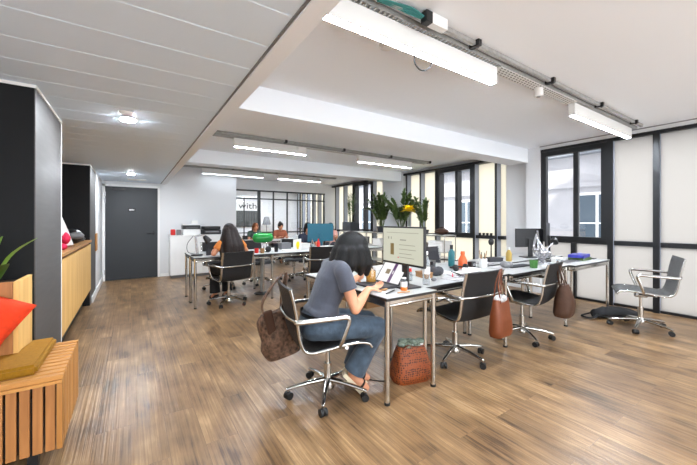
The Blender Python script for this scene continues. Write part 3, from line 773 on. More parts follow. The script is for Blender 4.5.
# local +Y is the left side of the page as seen from the chair
page(.10, .145, .25, .345, M['prodimg'], 'page_picture'); page(-.055, .02, .372, .382, M['greytext'], 'page_text')
for z, a, b in ((.335, -.16, .03), (.30, -.17, .03), (.265, -.12, .03), (.235, -.15, .03)): page(a, b, z, z+.005, M['greytext'], 'page_text')
page(.165, .18, .38, .40, M['greytext'], 'page_text'); page(.13, .14, .38, .40, M['greytext'], 'page_text'); page(-.20, .2, .432, .436, M['greytext'], 'page_text'); page(.035, .05, .23, .238, M['pink'], 'page_mark')
lp = thing('laptop', 'open laptop with a white and purple page on the end desk under the monitor', 'laptop', (1.765, 2.08, T), R(0))
boxo('keyboard_base', (-.215, 0, -.155, .155, .001, .014), M['darkgrey'], lp, bev=.003)
boxo('keys', (-.13, -.03, -.14, .14, .0138, .0165), M['plastic'], lp)
tl = Matrix.Translation((0, 0, .012)) @ Matrix.Rotation(R(36), 4, 'Y')
lid = boxo('lid', (0, .008, -.15, .15, 0, .20), M['plastic'], lp, bev=.002, mtx=tl)
boxo('screen', (-.0015, .0005, -.138, .138, .012, .19), M['screenwhite'], lid, mtx=tl)
boxo('page_banner', (-.0025, -.001, -.035, .0, .012, .19), M['purple'], lid, mtx=tl); boxo('page_picture', (-.0025, -.001, .02, .07, .085, .13), M['prodimg'], lid, mtx=tl)
boxo('page_text', (-.0025, -.001, -.028, -.012, .09, .12), M['screenwhite'], lid, mtx=tl)
a = monitor((4.84, 2.50, T), R(245), 'black monitor with its back to the camera on the desk nearest the windows', .44, .27, .15, page=False)
a2 = monitor((5.16, 2.40, T), R(290), 'black monitor turned edge-on beside another monitor on the near row', .52, .34, .16, page=False)
tc_ = monitor((3.19, 5.80, T), R(262), 'teal backed computer on the second desk row', .55, .36, .12, back=M['teal'], page=False, name='desktop_computer')

# ------------------------------------------------------------------ small desk items
def lathe_thing(name, label, cat, loc, parts, group=None):
    t = thing(name, label, cat, loc, 0, group)
    for nm, pr, m in parts:
        bm = B(); bm_lathe(bm, pr, 20); obj(nm, bm, m, t)
    return t
mug = lathe_thing('drink_jar', 'glass jar mug of amber iced drink with a straw beside the laptop', 'drink', (1.70, 2.20, T), [('drink', [(.038, .004), (.041, .02), (.041, .105), (.036, .112)], M['amber']), ('glass', [(.043, 0), (.045, .01), (.045, .115), (.04, .13), (.04, .132), (.0435, .114), (.0435, .01)], M['glass'])])
bm = B(); bm_tube(bm, [(.0, .044, .10), (.0, .08, .095), (.0, .082, .06), (.0, .044, .04)], .006, smooth=5); obj('handle', bm, M['amber'], mug)
bm = B(); bm_tube(bm, [(.005, 0, .05), (-.012, -.004, .215)], .004); obj('straw', bm, M['tan'], mug)
lathe_thing('juice_bottle', 'small white labelled bottle with orange juice at the front of the end desk', 'bottle', (1.735, 1.835, T), [('juice', [(.024, 0), (.026, .01), (.026, .03)], M['orangeliq']), ('label', [(.0265, .028), (.0265, .068)], M['paper']), ('neck', [(.026, .068), (.018, .08), (.017, .09)], M['clearplastic']), ('cap', [(.018, .088), (.018, .098)], M['white'])])
bm = B(); bm_tube(bm, [(1.53, 1.80, T+.006), (1.66, 1.86, T+.006)], .005); tag(obj('pen', bm, M['plastic']), 'black pen on the front corner of the end desk', 'pen')
bm = B(); bm_tube(bm, [(1.62, 1.78, T+.005), (1.72, 1.76, T+.005)], .0045); tag(obj('pencil', bm, M['tan']), 'tan pencil on the front edge of the end desk', 'pencil')
bm = B(); bm_box(bm, 0, .12, 0, .07, 0, .012, bev=.003, mtx=Matrix.Translation((1.60, 1.89, T+.0)) @ Matrix.Rotation(R(35), 4, 'Z')); tag(obj('notebook', bm, M['tan']), 'small tan notebook on the end desk before the laptop', 'notebook')
lathe_thing('water_bottle', 'clear plastic water bottle on the near row desk beside the monitor', 'bottle', (2.05, 1.90, T), [('body', [(.028, 0), (.031, .01), (.031, .08), (.028, .1), (.031, .12), (.031, .18), (.014, .23), (.013, .25)], M['clearplastic']), ('label', [(.0315, .09), (.0315, .15)], M['paper']), ('cap', [(.015, .25), (.015, .275)], M['white'])])
lathe_thing('sauce_bottle', 'small red topped bottle beside the clear water bottle', 'bottle', (2.06, 2.10, T), [('body', [(.02, 0), (.022, .05), (.015, .08)], M['clearplastic']), ('cap', [(.016, .08), (.014, .11)], M['red'])])
bm = B(); [bm_ell(bm, (2.45+dx, 2.15+dy, T+.042+dz), rx, .05, .042+dz*.5) for dx, dy, dz, rx in ((0, 0, 0, .075), (-.03, .01, .012, .045), (.03, -.01, .004, .05))]; tag(obj('felt_pouch', bm, M['darkgrey']), 'dark grey felt pouch on the near row desk beside the water bottle', 'pouch')
bm = B(); bm_ell(bm, (2.22, 1.97, T+.016), .03, .022, .016); tag(obj('computer_mouse', bm, M['grey']), 'grey computer mouse on the near row desk', 'mouse')
random.seed(4)
papers = [(2.70, 2.20, 20, .21, .3, 'paper', 'sheet of white paper lying behind the dark felt pouch'), (2.62, 2.02, -30, .15, .21, 'papergrey', 'grey printed sheet under the pens on the near row desk'), (2.90, 2.1, 55, .15, .21, 'paper', 'white sheet beside the orange spray bottle'), (2.42, 1.94, 10, .1, .16, 'papergrey', 'small printed card in front of the felt pouch'), (3.42, 2.1, 5, .16, .22, 'papergrey', 'grey printed magazine before the pencil cup')]
for x, y, a, w, l, m, lb in papers:
    bm = B(); bm_box(bm, -w/2, w/2, -l/2, l/2, 0, .004, mtx=Matrix.Translation((x, y, T)) @ Matrix.Rotation(R(a), 4, 'Z')); tag(obj('paper_sheet', bm, M[m]), lb, 'paper')
for k, (x, y, a, m, lb) in enumerate(((2.55, 2.03, 40, 'pink', 'red pen lying on the near row desk papers'), (2.68, 2.1, 70, 'plastic', 'black pen lying on the near row desk papers'), (2.60, 1.96, 15, 'silver', 'silver pen lying on the near row desk papers'))):
    d = V((math.cos(R(a)), math.sin(R(a)), 0))*.08; bm = B(); bm_tube(bm, [V((x, y, T+.012))-d, V((x, y, T+.016))+d], .005); tag(obj('pen', bm, M[m]), lb, 'pen')
sp_ = lathe_thing('spray_bottle', 'orange bottle standing on the near row desk behind the rust tote chair', 'bottle', (3.10, 2.33, T), [('body', [(.045, 0), (.05, .02), (.048, .09), (.03, .13), (.02, .15)], M['orangepl']), ('cap', [(.022, .15), (.024, .17), (.02, .19)], M['orangepl'])])
lathe_thing('teal_bottle', 'tall teal bottle beside the orange bottle on the near row', 'bottle', (3.12, 2.50, T), [('body', [(.035, 0), (.037, .02), (.037, .16), (.016, .20)], M['tealpl']), ('cap', [(.018, .20), (.018, .25)], M['plastic'])])
ds = thing('desk_speaker', 'small black desktop gadget between the orange bottle and the pencil cup', 'gadget', (3.22, 2.30, T)); boxo('body', (-.04, .04, -.03, .03, 0, .07), M['plastic'], ds, bev=.008); bmcyl_obj('dial', (-.0, -.034, .04), (0, -.028, .04), .02, M['silver'], ds)
pc = lathe_thing('pencil_cup', 'white cup of pencils on the near row desk', 'cup', (3.36, 2.25, T), [('cup', [(.042, 0), (.045, .01), (.045, .10), (.04, .10), (.04, .012)], M['white'])])
for k in range(6):
    a = k*1.05; bm = B(); bm_tube(bm, [(.015*math.cos(a), .015*math.sin(a), .02), (.04*math.cos(a), .04*math.sin(a), .15+.02*(k % 3))], .004); tag(obj('pencil', bm, M[('tan', 'plastic', 'brownbox')[k % 3]], None, loc=(3.36, 2.25, T)), 'pencil standing in the white pencil cup', 'pencil', 'pencils in the white cup')
bm = B(); [bm_ell(bm, (3.53+dx, 2.07+dy, T+.032+dz), rx, .045, .032+dz*.5) for dx, dy, dz, rx in ((0, 0, 0, .07), (-.03, .01, .01, .04), (.03, -.01, .004, .045))]; tag(obj('mesh_pouch', bm, M['grey']), 'grey rounded pouch on the near row desk between cup and green glass', 'pouch')
lathe_thing('ochre_bottle', 'ochre glass bottle before the black monitors', 'bottle', (4.15, 2.40, T), [('body', [(.035, 0), (.037, .01), (.037, .10), (.014, .15)], M['ochre']), ('cap', [(.015, .15), (.015, .18)], M['white'])])
lathe_thing('green_cup', 'green glass tumbler on the near row desk behind the suede bag chair', 'cup', (3.79, 1.90, T), [('glass', [(.038, 0), (.045, .085), (.042, .085), (.036, .006)], M['greencup']), ('content', [(.035, .008), (.04, .06)], M['green'])])
lathe_thing('ochre_jar', 'small glass jar with a yellow green filling at the corner of the desk', 'jar', (4.24, 1.83, T), [('glass', [(.03, 0), (.032, .07), (.030, .07)], M['clearplastic']), ('filling', [(.027, .004), (.029, .045)], M['ochre'])])
bk = boxo('book', (4.98, 5.25, 1.86, 2.04, T, T+.035), M['green'], bev=.003); tag(bk, 'green book at the bottom of the pair on the desk nearest the windows', 'book')
bk = thing('book', 'blue book on top of the green one near the windows', 'book', (5.12, 1.95, T+.0355), R(8)); boxo('cover', (-.17, .15, -.085, .10, 0, .04), M['blue'], bk, bev=.003); boxo('pages', (-.165, .152, -.08, .095, .004, .036), M['paper'], bk)
tag(boxo('phone', (5.33, 5.42, 1.86, 2.0, T, T+.012), M['plastic'], bev=.003), 'black phone lying near the window end of the near row', 'phone')
def keyb(x, y, a, m, lb):
    k = thing('keyboard', lb, 'keyboard', (x, y, T), R(a)); boxo('body', (-.19, .19, -.06, .06, 0, .012), M[m], k, bev=.003); boxo('keys', (-.18, .18, -.05, .05, .0115, .016), M['plastic' if m != 'plastic' else 'darkgrey'], k)
keyb(2.78, 1.97, 3, 'silver', 'silver keyboard on the desk of the rust tote chair')
keyb(3.75, 2.06, -4, 'plastic', 'black keyboard on the desk behind the green glass tumbler')
keyb(4.72, 1.92, 0, 'silver', 'silver keyboard on the desk nearest the windows')
for x, y, w_, l_, h_, m, a, lb in ((3.02, 2.16, .12, .16, .03, 'paper', 20, 'stack of white leaflets left of the pencil cup'), (2.30, 2.16, .10, .14, .05, 'brownbox', -15, 'small brown box on the near row desk behind the water bottle'), (3.60, 2.42, .16, .22, .02, 'papergrey', 10, 'grey magazine on the far side desk behind the grey pouch'), (2.20, 2.55, .2, .26, .06, 'paper', 5, 'white paper pile on the far side desk behind the monitor'), (2.75, 2.5, .16, .1, .09, 'plastic', 30, 'black case on the far side desk behind the papers'), (3.95, 2.5, .2, .14, .05, 'darkgrey', -20, 'dark case on the far side desk left of the black monitor'), (4.45, 1.95, .1, .1, .07, 'paper', 12, 'white cube of notes beside the jointed lamp'), (2.40, 5.75, .2, .14, .12, 'grey', 8, 'grey box on the far side of the second row'), (2.75, 5.72, .24, .2, .1, 'paper', -6, 'white box on the far side of the second row beside the teal computer'), (1.35, 5.75, .22, .3, .02, 'papergrey', 10, 'grey magazine across from the woman with long brown hair'), (3.05, 8.62, .3, .2, .14, 'darkgrey', 0, 'dark box on the farthest desk row'), (4.1, 8.6, .25, .2, .12, 'paper', 0, 'white box on the farthest desk row')):
    b_ = thing('desk_box' if h_ > .04 else 'paper_pile', lb, 'box' if h_ > .04 else 'paper', (x, y, T), R(a)); boxo('body', (-w_/2, w_/2, -l_/2, l_/2, 0, h_), M[m], b_, bev=.003)
    if h_ > .04: boxo('lid', (-w_/2-.003, w_/2+.003, -l_/2-.003, l_/2+.003, h_*.8, h_+.002), M[m], b_, bev=.002)
hp_ = thing('headphones', 'black headphones lying on the near row desk before the orange bottle', 'headphones', (2.92, 2.24, T))
bm = B(); bm_tube(bm, [(-.08, 0, .03), (-.07, .06, .03), (0, .10, .03), (.07, .06, .03), (.08, 0, .03)], .008, smooth=5); obj('band', bm, M['plastic'], hp_)
for q in (-1, 1): bm = B(); bm_ell(bm, (q*.08, -.02, .036), .022, .036, .036); obj('ear_cup', bm, M['rubber'], hp_)
# desk lamps / arms
wl = thing('wire_lamp', 'silver wire lamp with looping arms on the near row desk', 'lamp', (4.22, 2.02, T)); wl.scale = (1.5, 1.5, 1.5)
bm = B(); bm_lathe(bm, [(.07, 0), (.07, .012), (.02, .02)]); obj('base', bm, M['silver'], wl)
bm = B()
for k in range(8):
    a = k*.8; bm_tube(bm, [(0, 0, .02), (.06*math.cos(a), .06*math.sin(a), .10), (.09*math.cos(a+1), .05*math.sin(a+1), .18-.02*k), (.02*math.cos(a+2), .03, .27-.02*k)], .0075, smooth=5)
obj('arm', bm, M['silver'], wl)
al = thing('arm_lamp', 'black jointed lamp head leaning beside the edge-on monitor', 'lamp', (4.55, 2.06, T))
bm = B(); bm_lathe(bm, [(.06, 0), (.06, .015), (.015, .02)]); obj('base', bm, M['plastic'], al)
bm = B(); bm_tube(bm, [(0, 0, .01), (-.03, .04, .16), (.05, -.02, .27)], .009); obj('arm', bm, M['silver'], al)
bm = B(); bm_lathe(bm, [(.03, .0), (.05, -.05), (.055, -.06)], mtx=Matrix.Translation((.06, -.02, .30)) @ Matrix.Rotation(R(40), 4, 'Y')); obj('lamp_head', bm, M['plastic'], al)
wb = thing('round_webcam_light', 'round black light on a stem left of the black monitors', 'light', (4.16, 2.66, T)); bm = B(); bm_lathe(bm, [(.05, 0), (.05, .012), (.01, .02), (.008, .2)]); obj('stand', bm, M['plastic'], wb); bm = B(); bm_ell(bm, (0, 0, .24), .05, .03, .05); obj('lamp_head', bm, M['plastic'], wb)
# second row items
gl = thing('bankers_lamp', 'desk lamp with a green glass shade on the second desk row', 'lamp', (1.86, 5.40, T))
bm = B(); bm_lathe(bm, [(.08, 0), (.08, .015), (.02, .03), (.012, .05), (.012, .20)]); obj('base', bm, M['silver'], gl)
bm = B(); rings = []
for i in range(13):
    t = i/12*2-1; r = max(.004, (1-abs(t)**4.5)**.5); rings.append([V((t*.185, r*.085*math.cos(a), .245+r*.085*math.sin(a))) for a in [2*PI*j/20 for j in range(20)]])
bm_loft(bm, rings); obj('lamp_shade', bm, M['greenlamp'], gl)
dl = thing('desk_lamp', 'black jointed desk lamp at the left end of the second desk row', 'lamp', (.84, 5.43, T))
bm = B(); bm_lathe(bm, [(.085, 0), (.085, .02), (.02, .025)]); obj('base', bm, M['plastic'], dl)
bm = B(); bm_tube(bm, [(0, 0, .02), (-.03, 0, .30)], .01); bm_tube(bm, [(.02, 0, .02), (-.01, 0, .29)], .006); bm_tube(bm, [(-.03, 0, .29), (.10, .0, .32)], .01); obj('arm', bm, M['silver'], dl)
bm = B(); bm_lathe(bm, [(.02, .05), (.035, .03), (.055, -.07), (.05, -.07)], mtx=Matrix.Translation((.13, 0, .26)) @ Matrix.Rotation(R(-35), 4, 'Y')); obj('lamp_head', bm, M['plastic'], dl)
bm = B(); bm_tube(bm, [(-.02, .02, .02), (-.12, .03, .06), (-.13, .03, .18), (-.05, .02, .30)], .004, smooth=5); obj('cord', bm, M['plastic'], dl)
lathe_thing('dark_mug', 'dark mug beside the black desk lamp on the second row', 'mug', (1.0, 5.40, T), [('cup', [(.035, 0), (.038, .1), (.034, .1), (.032, .01)], M['darkgrey'])])
bm = B(); bm_ell(bm, (1.93, 5.33, T+.055), .05, .05, .055); tag(obj('black_ball', bm, M['plastic']), 'round black gadget under the green lamp shade', 'gadget')
for x, y, m, lb in ((1.72, 5.3, 'red', 'red tumbler left of the green lamp base'), (1.80, 5.25, 'brownbox', 'brown paper cup before the green lamp base'), (2.08, 5.35, 'plastic', 'black tumbler right of the green lamp')):
    lathe_thing('tumbler', lb, 'cup', (x, y, T), [('cup', [(.03, 0), (.036, .08), (.032, .08), (.028, .008)], M[m])])
fo = thing('folder', 'white standing folder with a yellow figure on the second desk row', 'folder', (2.52, 5.45, T), R(35)); boxo('cover', (-.13, .13, -.008, .008, 0, .20), M['paper'], fo); bm = B(); bm_ell(bm, (.0, -.012, .10), .06, .004, .06); bm_box(bm, -.025, .025, -.014, -.008, .02, .08); obj('figure', bm, M['yellow'], fo)
for x, y, m, lb in ((2.9, 5.35, 'red', 'red labelled bottle in front of the teal computer'), (2.8, 5.4, 'clearplastic', 'clear bottle in front of the teal computer')):
    lathe_thing('drink_bottle', lb, 'bottle', (x, y, T), [('body', [(.03, 0), (.032, .12), (.012, .17), (.012, .2)], M[m])])
for k, (x, y, lb) in enumerate(((3.02, 5.30, 'white papers stacked before the teal computer'), (2.30, 5.32, 'white papers between the green lamp and the yellow folder'), (2.15, 5.75, 'white papers on the far side of the second row beyond the green lamp'))):
    tag(boxo('paper_stack', (x-.1, x+.1, y-.1, y+.1, T, T+.03+.03*(k == 0)), M['paper'], bev=.002), lb, 'papers')

# ------------------------------------------------------------------ white cabinet with printers
wcb = thing('storage_cabinet', 'low white cabinet against the far wall under the printers', 'cabinet', (.72, 8.14, 0))
boxo('carcass', (0, 1.3, .02, .41, .06, .93), M['white'], wcb); boxo('plinth', (.02, 1.28, .04, .4, 0, .06), M['grey'], wcb); boxo('top', (-.005, 1.305, -.005, .41, .93, .952), M['white'], wcb, bev=.002)
for k in range(2): boxo('door', (.004+k*.65, .646+k*.65, 0, .02, .065, .925), M['white'], wcb, bev=.002)
Z = .9525
tag(boxo('red_box', (.74, .83, 8.24, 8.34, Z, Z+.13), M['red'], bev=.015), 'red container at the left end of the white cabinet', 'container')
tag(boxo('grey_box', (.86, .95, 8.26, 8.36, Z, Z+.12), M['grey'], bev=.01), 'grey box between the red container and the white printer', 'box')
p1 = thing('printer', 'white printer with a black scanner top on the white cabinet', 'printer', (.98, 8.2, Z)); boxo('body', (0, .36, 0, .3, 0, .13), M['white'], p1, bev=.008); boxo('control_band', (.0, .36, -.004, .29, .13, .22), M['plastic'], p1, bev=.008); boxo('lid', (.0, .35, .0, .29, .22, .25), M['white'], p1, bev=.006); boxo('output_tray', (.06, .3, -.03, .0, .155, .165), M['grey'], p1); boxo('paper_feed', (.2, .34, .2, .26, .25, .33), M['paper'], p1)
p2 = thing('printer', 'black printer beside the white one on the white cabinet', 'printer', (1.40, 8.2, Z)); boxo('body', (0, .40, 0, .3, 0, .11), M['plastic'], p2, bev=.01); boxo('lid', (.01, .39, .0, .29, .115, .19), M['rubber'], p2, bev=.012); boxo('slot', (.05, .35, -.004, 0, .05, .08), M['grey'], p2)
tag(boxo('router', (1.84, 1.98, 8.24, 8.34, Z, Z+.06), M['plastic'], bev=.01), 'small black box right of the black printer', 'box')

# ------------------------------------------------------------------ window shelf and plants
def shelf(y0, y1, label):
    s = thing('metal_shelf', label, 'shelf', (5.42, y0, 0), 0, 'low metal shelves along the windows')
    l = y1-y0
    for z, nm in ((.95, 'top_board'), (.60, 'shelf_board'), (.22, 'shelf_board')): boxo(nm, (0, .38, 0, l, z, z+.02), M['shelfgrey'], s, bev=.002)
    for x in (.012, .368):
        for yy in (.012, l-.012): bm = B(); bm_cyl(bm, (x, yy, 0), (x, yy, .95), .011); obj('post', bm, M['chrome'], s)
for a, b, l in ((4.52, 5.86, 'metal shelf unit by the windows carrying the brown bag, nearest of the row'), (5.88, 7.22, 'metal shelf unit by the windows carrying the tall leafy plants'), (7.24, 8.58, 'metal shelf unit by the windows carrying the dark planter')): shelf(a, b, l)
SZ = .9705
def zz(loc, stems, label, pot, ph, pr, square=False, lm='leafdark', leafw=.04, leafl=.135, seed=1, spread=.5):
    rnd = random.Random(seed)
    p = thing('potted_plant', label, 'plant', loc)
    bm = B()
    if square: bm_box(bm, -pr, pr, -pr*1.3, pr*1.3, 0, ph, bev=.006)
    else: bm_lathe(bm, [(pr*.75, 0), (pr, ph), (pr*.9, ph), (pr*.85, ph-.03)])
    obj('pot', bm, pot, p)
    bs = B(); bl = B()
    for k in range(stems):
        a = rnd.uniform(0, 2*PI); h = rnd.uniform(.4, 1)*.86; out = rnd.uniform(.15, 1)*spread
        tip = V((math.cos(a)*out*.42, math.sin(a)*out, h)); base = V((math.cos(a)*pr*.3, math.sin(a)*pr*.3, 0)); mid = (base+tip)/2+V((0, 0, .12))
        pts = crom([base+V((0, 0, ph-.03)), mid+V((0, 0, ph)), tip+V((0, 0, ph))], 9)
        bm_tube(bs, pts, [.009, .004], seg=6)
        for i in range(4, len(pts)-1):
            t = (pts[i+1]-pts[i-1]).normalized(); sd = t.cross(V((0, 0, 1)))
            if sd.length < .1: sd = V((1, 0, 0))
            sd.normalize()
            rot = Matrix.Rotation(rnd.uniform(-.6, .6), 3, t)
            for q in (1, -1):
                d = (rot @ sd*q+t*.8+V((0, 0, .15))).normalized(); ln = leafl*rnd.uniform(.7, 1.15)
                leafblade(bl, pts[i], pts[i]+d*ln, leafw*rnd.uniform(.8, 1.1), .05, n=4)
        leafblade(bl, pts[-1], pts[-1]+(pts[-1]-pts[-2]).normalized()*leafl, leafw, .05, n=4)
    obj('stems', bs, M['stemg'], p); obj('foliage', bl, M[lm], p)
    return p
zz((5.6, 6.78, SZ), 14, 'tall dark leafy plant on the window shelf, left of the yellow flower', M['potdark'], .16, .14, seed=3, spread=.62)
zz((5.62, 6.05, SZ), 13, 'leafy plant on the window shelf directly behind the yellow flower', M['brownbox'], .14, .13, seed=11, spread=.75)
zz((5.6, 5.25, SZ), 8, 'sparse leafy plant on the window shelf nearest the opening window', M['potdark'], .10, .11, seed=21, spread=.6)
zz((5.6, 8.25, SZ), 5, 'small spiky plant in the square dark planter at the far end of the window shelf', M['potdark'], .27, .17, True, seed=8, spread=.22, leafl=.14, leafw=.014)
yf = thing('yellow_flower', 'large yellow flower among the leafy plants on the window shelf', 'flower', (5.42, 5.56, SZ)); yf.scale = (1.35, 1.35, 1.25)
bm = B(); bm_lathe(bm, [(.04, 0), (.05, .1), (.03, .14), (.028, .14)]); obj('vase', bm, M['white'], yf)
bm = B(); bm_tube(bm, [(0, 0, .02), (.0, 0, .42)], .006); obj('stem', bm, M['stemg'], yf)
for k in range(12):
    a = k*2.4; e = -.2+.11*k; bm = B(); d = V((math.cos(a)*math.cos(e), math.sin(a)*math.cos(e), math.sin(e))); leafblade(bm, V((0, 0, .42)), V((0, 0, .42))+d*.15, .07, .1, n=5); obj('petal', bm, M['yellow'], yf)
bb = thing('slouchy_bag', 'brown bag lying on the near end of the window shelf', 'bag', (5.60, 4.75, SZ)); bm = B(); bm_ell(bm, (0, 0, .07), .12, .17, .07); obj('body', bm, M['brownleather'], bb); bm = B(); bm_tube(bm, [(0, -.1, .12), (0, -.02, .17), (0, .08, .12)], .01, smooth=5); obj('handle', bm, M['brownleather'], bb)
for x0, x1, y0, y1, z, h, m, lb in ((5.45, 5.75, 4.6, 5.0, .6205, .22, 'white', 'white storage box on the middle board of the nearest window shelf'), (5.45, 5.72, 5.15, 5.5, .6205, .16, 'grey', 'grey storage box on the nearest window shelf'), (5.46, 5.74, 6.1, 6.5, .6205, .2, 'brownbox', 'brown cardboard box on the window shelf under the plants'), (5.46, 5.74, 6.65, 7.0, .6205, .18, 'paper', 'pile of white paper on the window shelf under the plants'), (5.46, 5.74, 7.5, 7.9, .6205, .2, 'grey', 'grey box on the far window shelf'), (5.46, 5.74, 4.7, 5.3, .2405, .25, 'paper', 'white carton on the lowest board of the nearest window shelf')):
    s = thing('storage_box', lb, 'box', (x0, y0, z)); boxo('body', (0, x1-x0, 0, y1-y0, 0, h*.8), M[m], s, bev=.004); boxo('lid', (-.005, x1-x0+.005, -.005, y1-y0+.005, h*.8, h), M[m], s, bev=.004)
for k in range(4):
    lathe_thing('small_pot', 'small black pot on the window rail behind the near desks', 'pot', (6.10, 3.90+k*.085, .9725), [('pot', [(.022, 0), (.028, .05), (.024, .05)], M['plastic'])], 'black pots on the window rail')

# ------------------------------------------------------------------ bags
def bagbody(bm, w, d, h, taper=1.0, bulge=.15, n=12, seg=28, seed=0, lumpy=.012, sq=.6):
    rings = []
    for i in range(n+1):
        t = i/n
        ww = w/2*(1+(taper-1)*t)*(1+bulge*math.sin(PI*t)*.4); dd = d/2*(1-.55*t**2)*(1+bulge*math.sin(PI*t))
        if t < .12: k = .86+.14*t/.12; ww *= k; dd *= k
        ring = []
        for j in range(seg):
            a = 2*PI*j/seg; c, s = math.cos(a), math.sin(a)
            p = V((ww*abs(c)**sq*math.copysign(1, c), dd*abs(s)**.8*math.copysign(1, s), h*t))
            nn = mnoise.noise(V((p.x*9+seed, p.y*9, p.z*9)))*lumpy
            ring.append(p+V((c*nn, s*nn, nn*.3)))
        rings.append(ring)
    bm_loft(bm, rings)
def hung(bm_pts, r, m, parent, nm='strap', flat=.5):
    bm = B(); bm_tube(bm, bm_pts, r, smooth=6, flat=flat); return obj(nm, bm, m, parent)
t1 = thing('patterned_tote', 'brown patterned tote bag hanging from the chair of the woman in slate', 'bag', (.965, 2.345, .255), R(-8)); t1.rotation_euler.y = R(-12)
bm = B(); bagbody(bm, .30, .15, .34, .66, .35, seed=3, lumpy=.035); obj('body', bm, M['paisley'], t1)
hung([(-.08, -.03, .30), (-.06, -.03, .45), (.13, -.05, .615), (.11, -.03, .47), (.06, -.03, .31)], .012, M['paisley'], t1)
hung([(-.08, .04, .30), (-.05, .03, .45), (.14, -.02, .61), (.10, .03, .46), (.06, .04, .31)], .012, M['paisley'], t1)
bm = B(); bm_box(bm, -.085, -.02, -.075, -.045, .20, .38, bev=.012); obj('leather_flap', bm, M['brownleather'], t1)
t2 = thing('woven_tote', 'rust woven leather tote standing on the floor under the end desk', 'bag', (1.875, 1.905, 0), R(-14))
bm = B(); bagbody(bm, .36, .20, .27, .70, .02, seed=5, lumpy=.006, sq=.35); obj('body', bm, M['basket'], t2)
hung([(-.10, -.035, .25), (-.06, -.05, .29), (.0, -.055, .275), (.06, -.05, .27), (.10, -.035, .25)], .008, M['rustleather'], t2)
bm = B(); bm_box(bm, -.03, .12, -.03, .03, .22, .285, bev=.012); tag(obj('cream_pouch', bm, M['whitecloth'], None, loc=(1.875, 1.905, 0)), 'cream pouch sticking out of the woven tote under the end desk', 'pouch').rotation_euler.z = R(-14)
bm = B()
for k in range(9): bm_ell(bm, (-.08+.02*k, .03*math.sin(k*2), .285+.018*math.sin(k*1.7)), .038, .034, .02, seg=12)
o = tag(obj('floral_scarf', bm, M['clothgrey'], None, loc=(1.875, 1.905, 0)), 'grey green patterned scarf bunched on top of the woven tote', 'scarf'); o.rotation_euler.z = R(-14)
t3 = thing('leather_tote', 'plain rust leather tote hanging from the chair at the middle desk', 'bag', (2.515, 1.525, .335), R(2))
bm = B(); bagbody(bm, .25, .11, .30, .78, .03, seed=8, lumpy=.006, sq=.4); obj('body', bm, M['rustleather'], t3)
hung([(-.05, -.03, .27), (-.03, .0, .42), (.10, .045, .53), (.06, .02, .43), (.05, -.03, .27)], .006, M['rustleather'], t3); hung([(-.05, .03, .27), (-.02, .03, .42), (.115, .06, .525), (.08, .04, .41), (.06, .03, .27)], .006, M['rustleather'], t3)
bm = B(); bm_ell(bm, (0, 0, .30), .075, .04, .035); o = obj('tote_filling', bm, M['papergrey'], t3)
t4 = thing('suede_bag', 'brown suede slouch bag hanging from a black chair at the near row', 'bag', (3.695, 1.55, .30), R(12))
bm = B(); bagbody(bm, .29, .16, .32, .46, .25, seed=12, lumpy=.016); obj('body', bm, M['brownleather'], t4)
hung([(-.05, -.02, .30), (-.04, .02, .44), (.03, .06, .55), (.03, .02, .45), (.05, -.02, .30)], .009, M['brownleather'], t4); hung([(-.04, .03, .30), (-.02, .05, .42), (.05, .07, .54), (.06, .04, .42), (.05, .03, .30)], .009, M['brownleather'], t4)
t5 = thing('backpack', 'black bag lying flat on the floor behind the lone grey chair', 'bag', (5.32, 1.62, 0), R(-35))
bm = B(); rings = []
for i in range(17):
    t = i/16*2-1; q = max(.03, (1-t*t)**.4); rings.append([V((t*.30, q*.15*math.cos(a)*(1+.1*math.sin(5*t)), .004+max(0, .065*q*(1+math.sin(a))+.02*mnoise.noise(V((t*4, a, 3)))*(math.sin(a) > -.3)))) for a in [2*PI*j/20 for j in range(20)]])
bm_loft(bm, rings); obj('body', bm, M['cloth_black'], t5)
hung([(-.25, -.05, .05), (-.38, -.12, .02), (-.42, .02, .015), (-.28, .06, .04)], .016, M['cloth_black'], t5)
bm = B(); bm_tube(bm, [(2.3, 2.2, .005), (1.98, 2.25, .005), (1.80, 2.12, .005), (1.68, 1.98, .005), (1.55, 2.1, .005)], .004, smooth=6); tag(obj('power_cable', bm, M['plastic']), 'thin black cable lying on the floor under the end desk', 'cable')

# ------------------------------------------------------------------ people
def remesh(bm, vox, smooth_it=6):
    me = bpy.data.meshes.new('tmp'); bm.to_mesh(me); bm.free()
    o = bpy.data.objects.new('tmp', me); C.objects.link(o)
    md = o.modifiers.new('r', 'REMESH'); md.mode = 'VOXEL'; md.voxel_size = vox
    ms = o.modifiers.new('s', 'SMOOTH'); ms.iterations = smooth_it; ms.factor = .5
    dg = bpy.context.evaluated_depsgraph_get(); dg.update()
    out = bpy.data.meshes.new_from_object(o.evaluated_get(dg))
    bpy.data.objects.remove(o); bpy.data.meshes.remove(me)
    return out
def robj(name, bm, m, parent, vox=.008, it=6):
    me = remesh(bm, vox, it); me.name = name
    me.polygons.foreach_set('use_smooth', [True]*len(me.polygons))
    me.materials.clear(); me.materials.append(m)
    o = bpy.data.objects.new(name, me); C.objects.link(o); o.parent = parent
    return o
def cap(bm, a, b, ra, rb, enda=True, endb=True):
    bm_cyl(bm, a, b, ra, 20, rb)
    if enda: bm_ell(bm, a, ra, ra, ra, seg=16)
    if endb: bm_ell(bm, b, rb, rb, rb, seg=16)
def chain(bm, pts, rad, enda=True, endb=True):
    for i in range(len(pts)-1):
        cap(bm, V(pts[i]), V(pts[i+1]), rad[i], rad[i+1], enda or i > 0, endb or i < len(pts)-2)
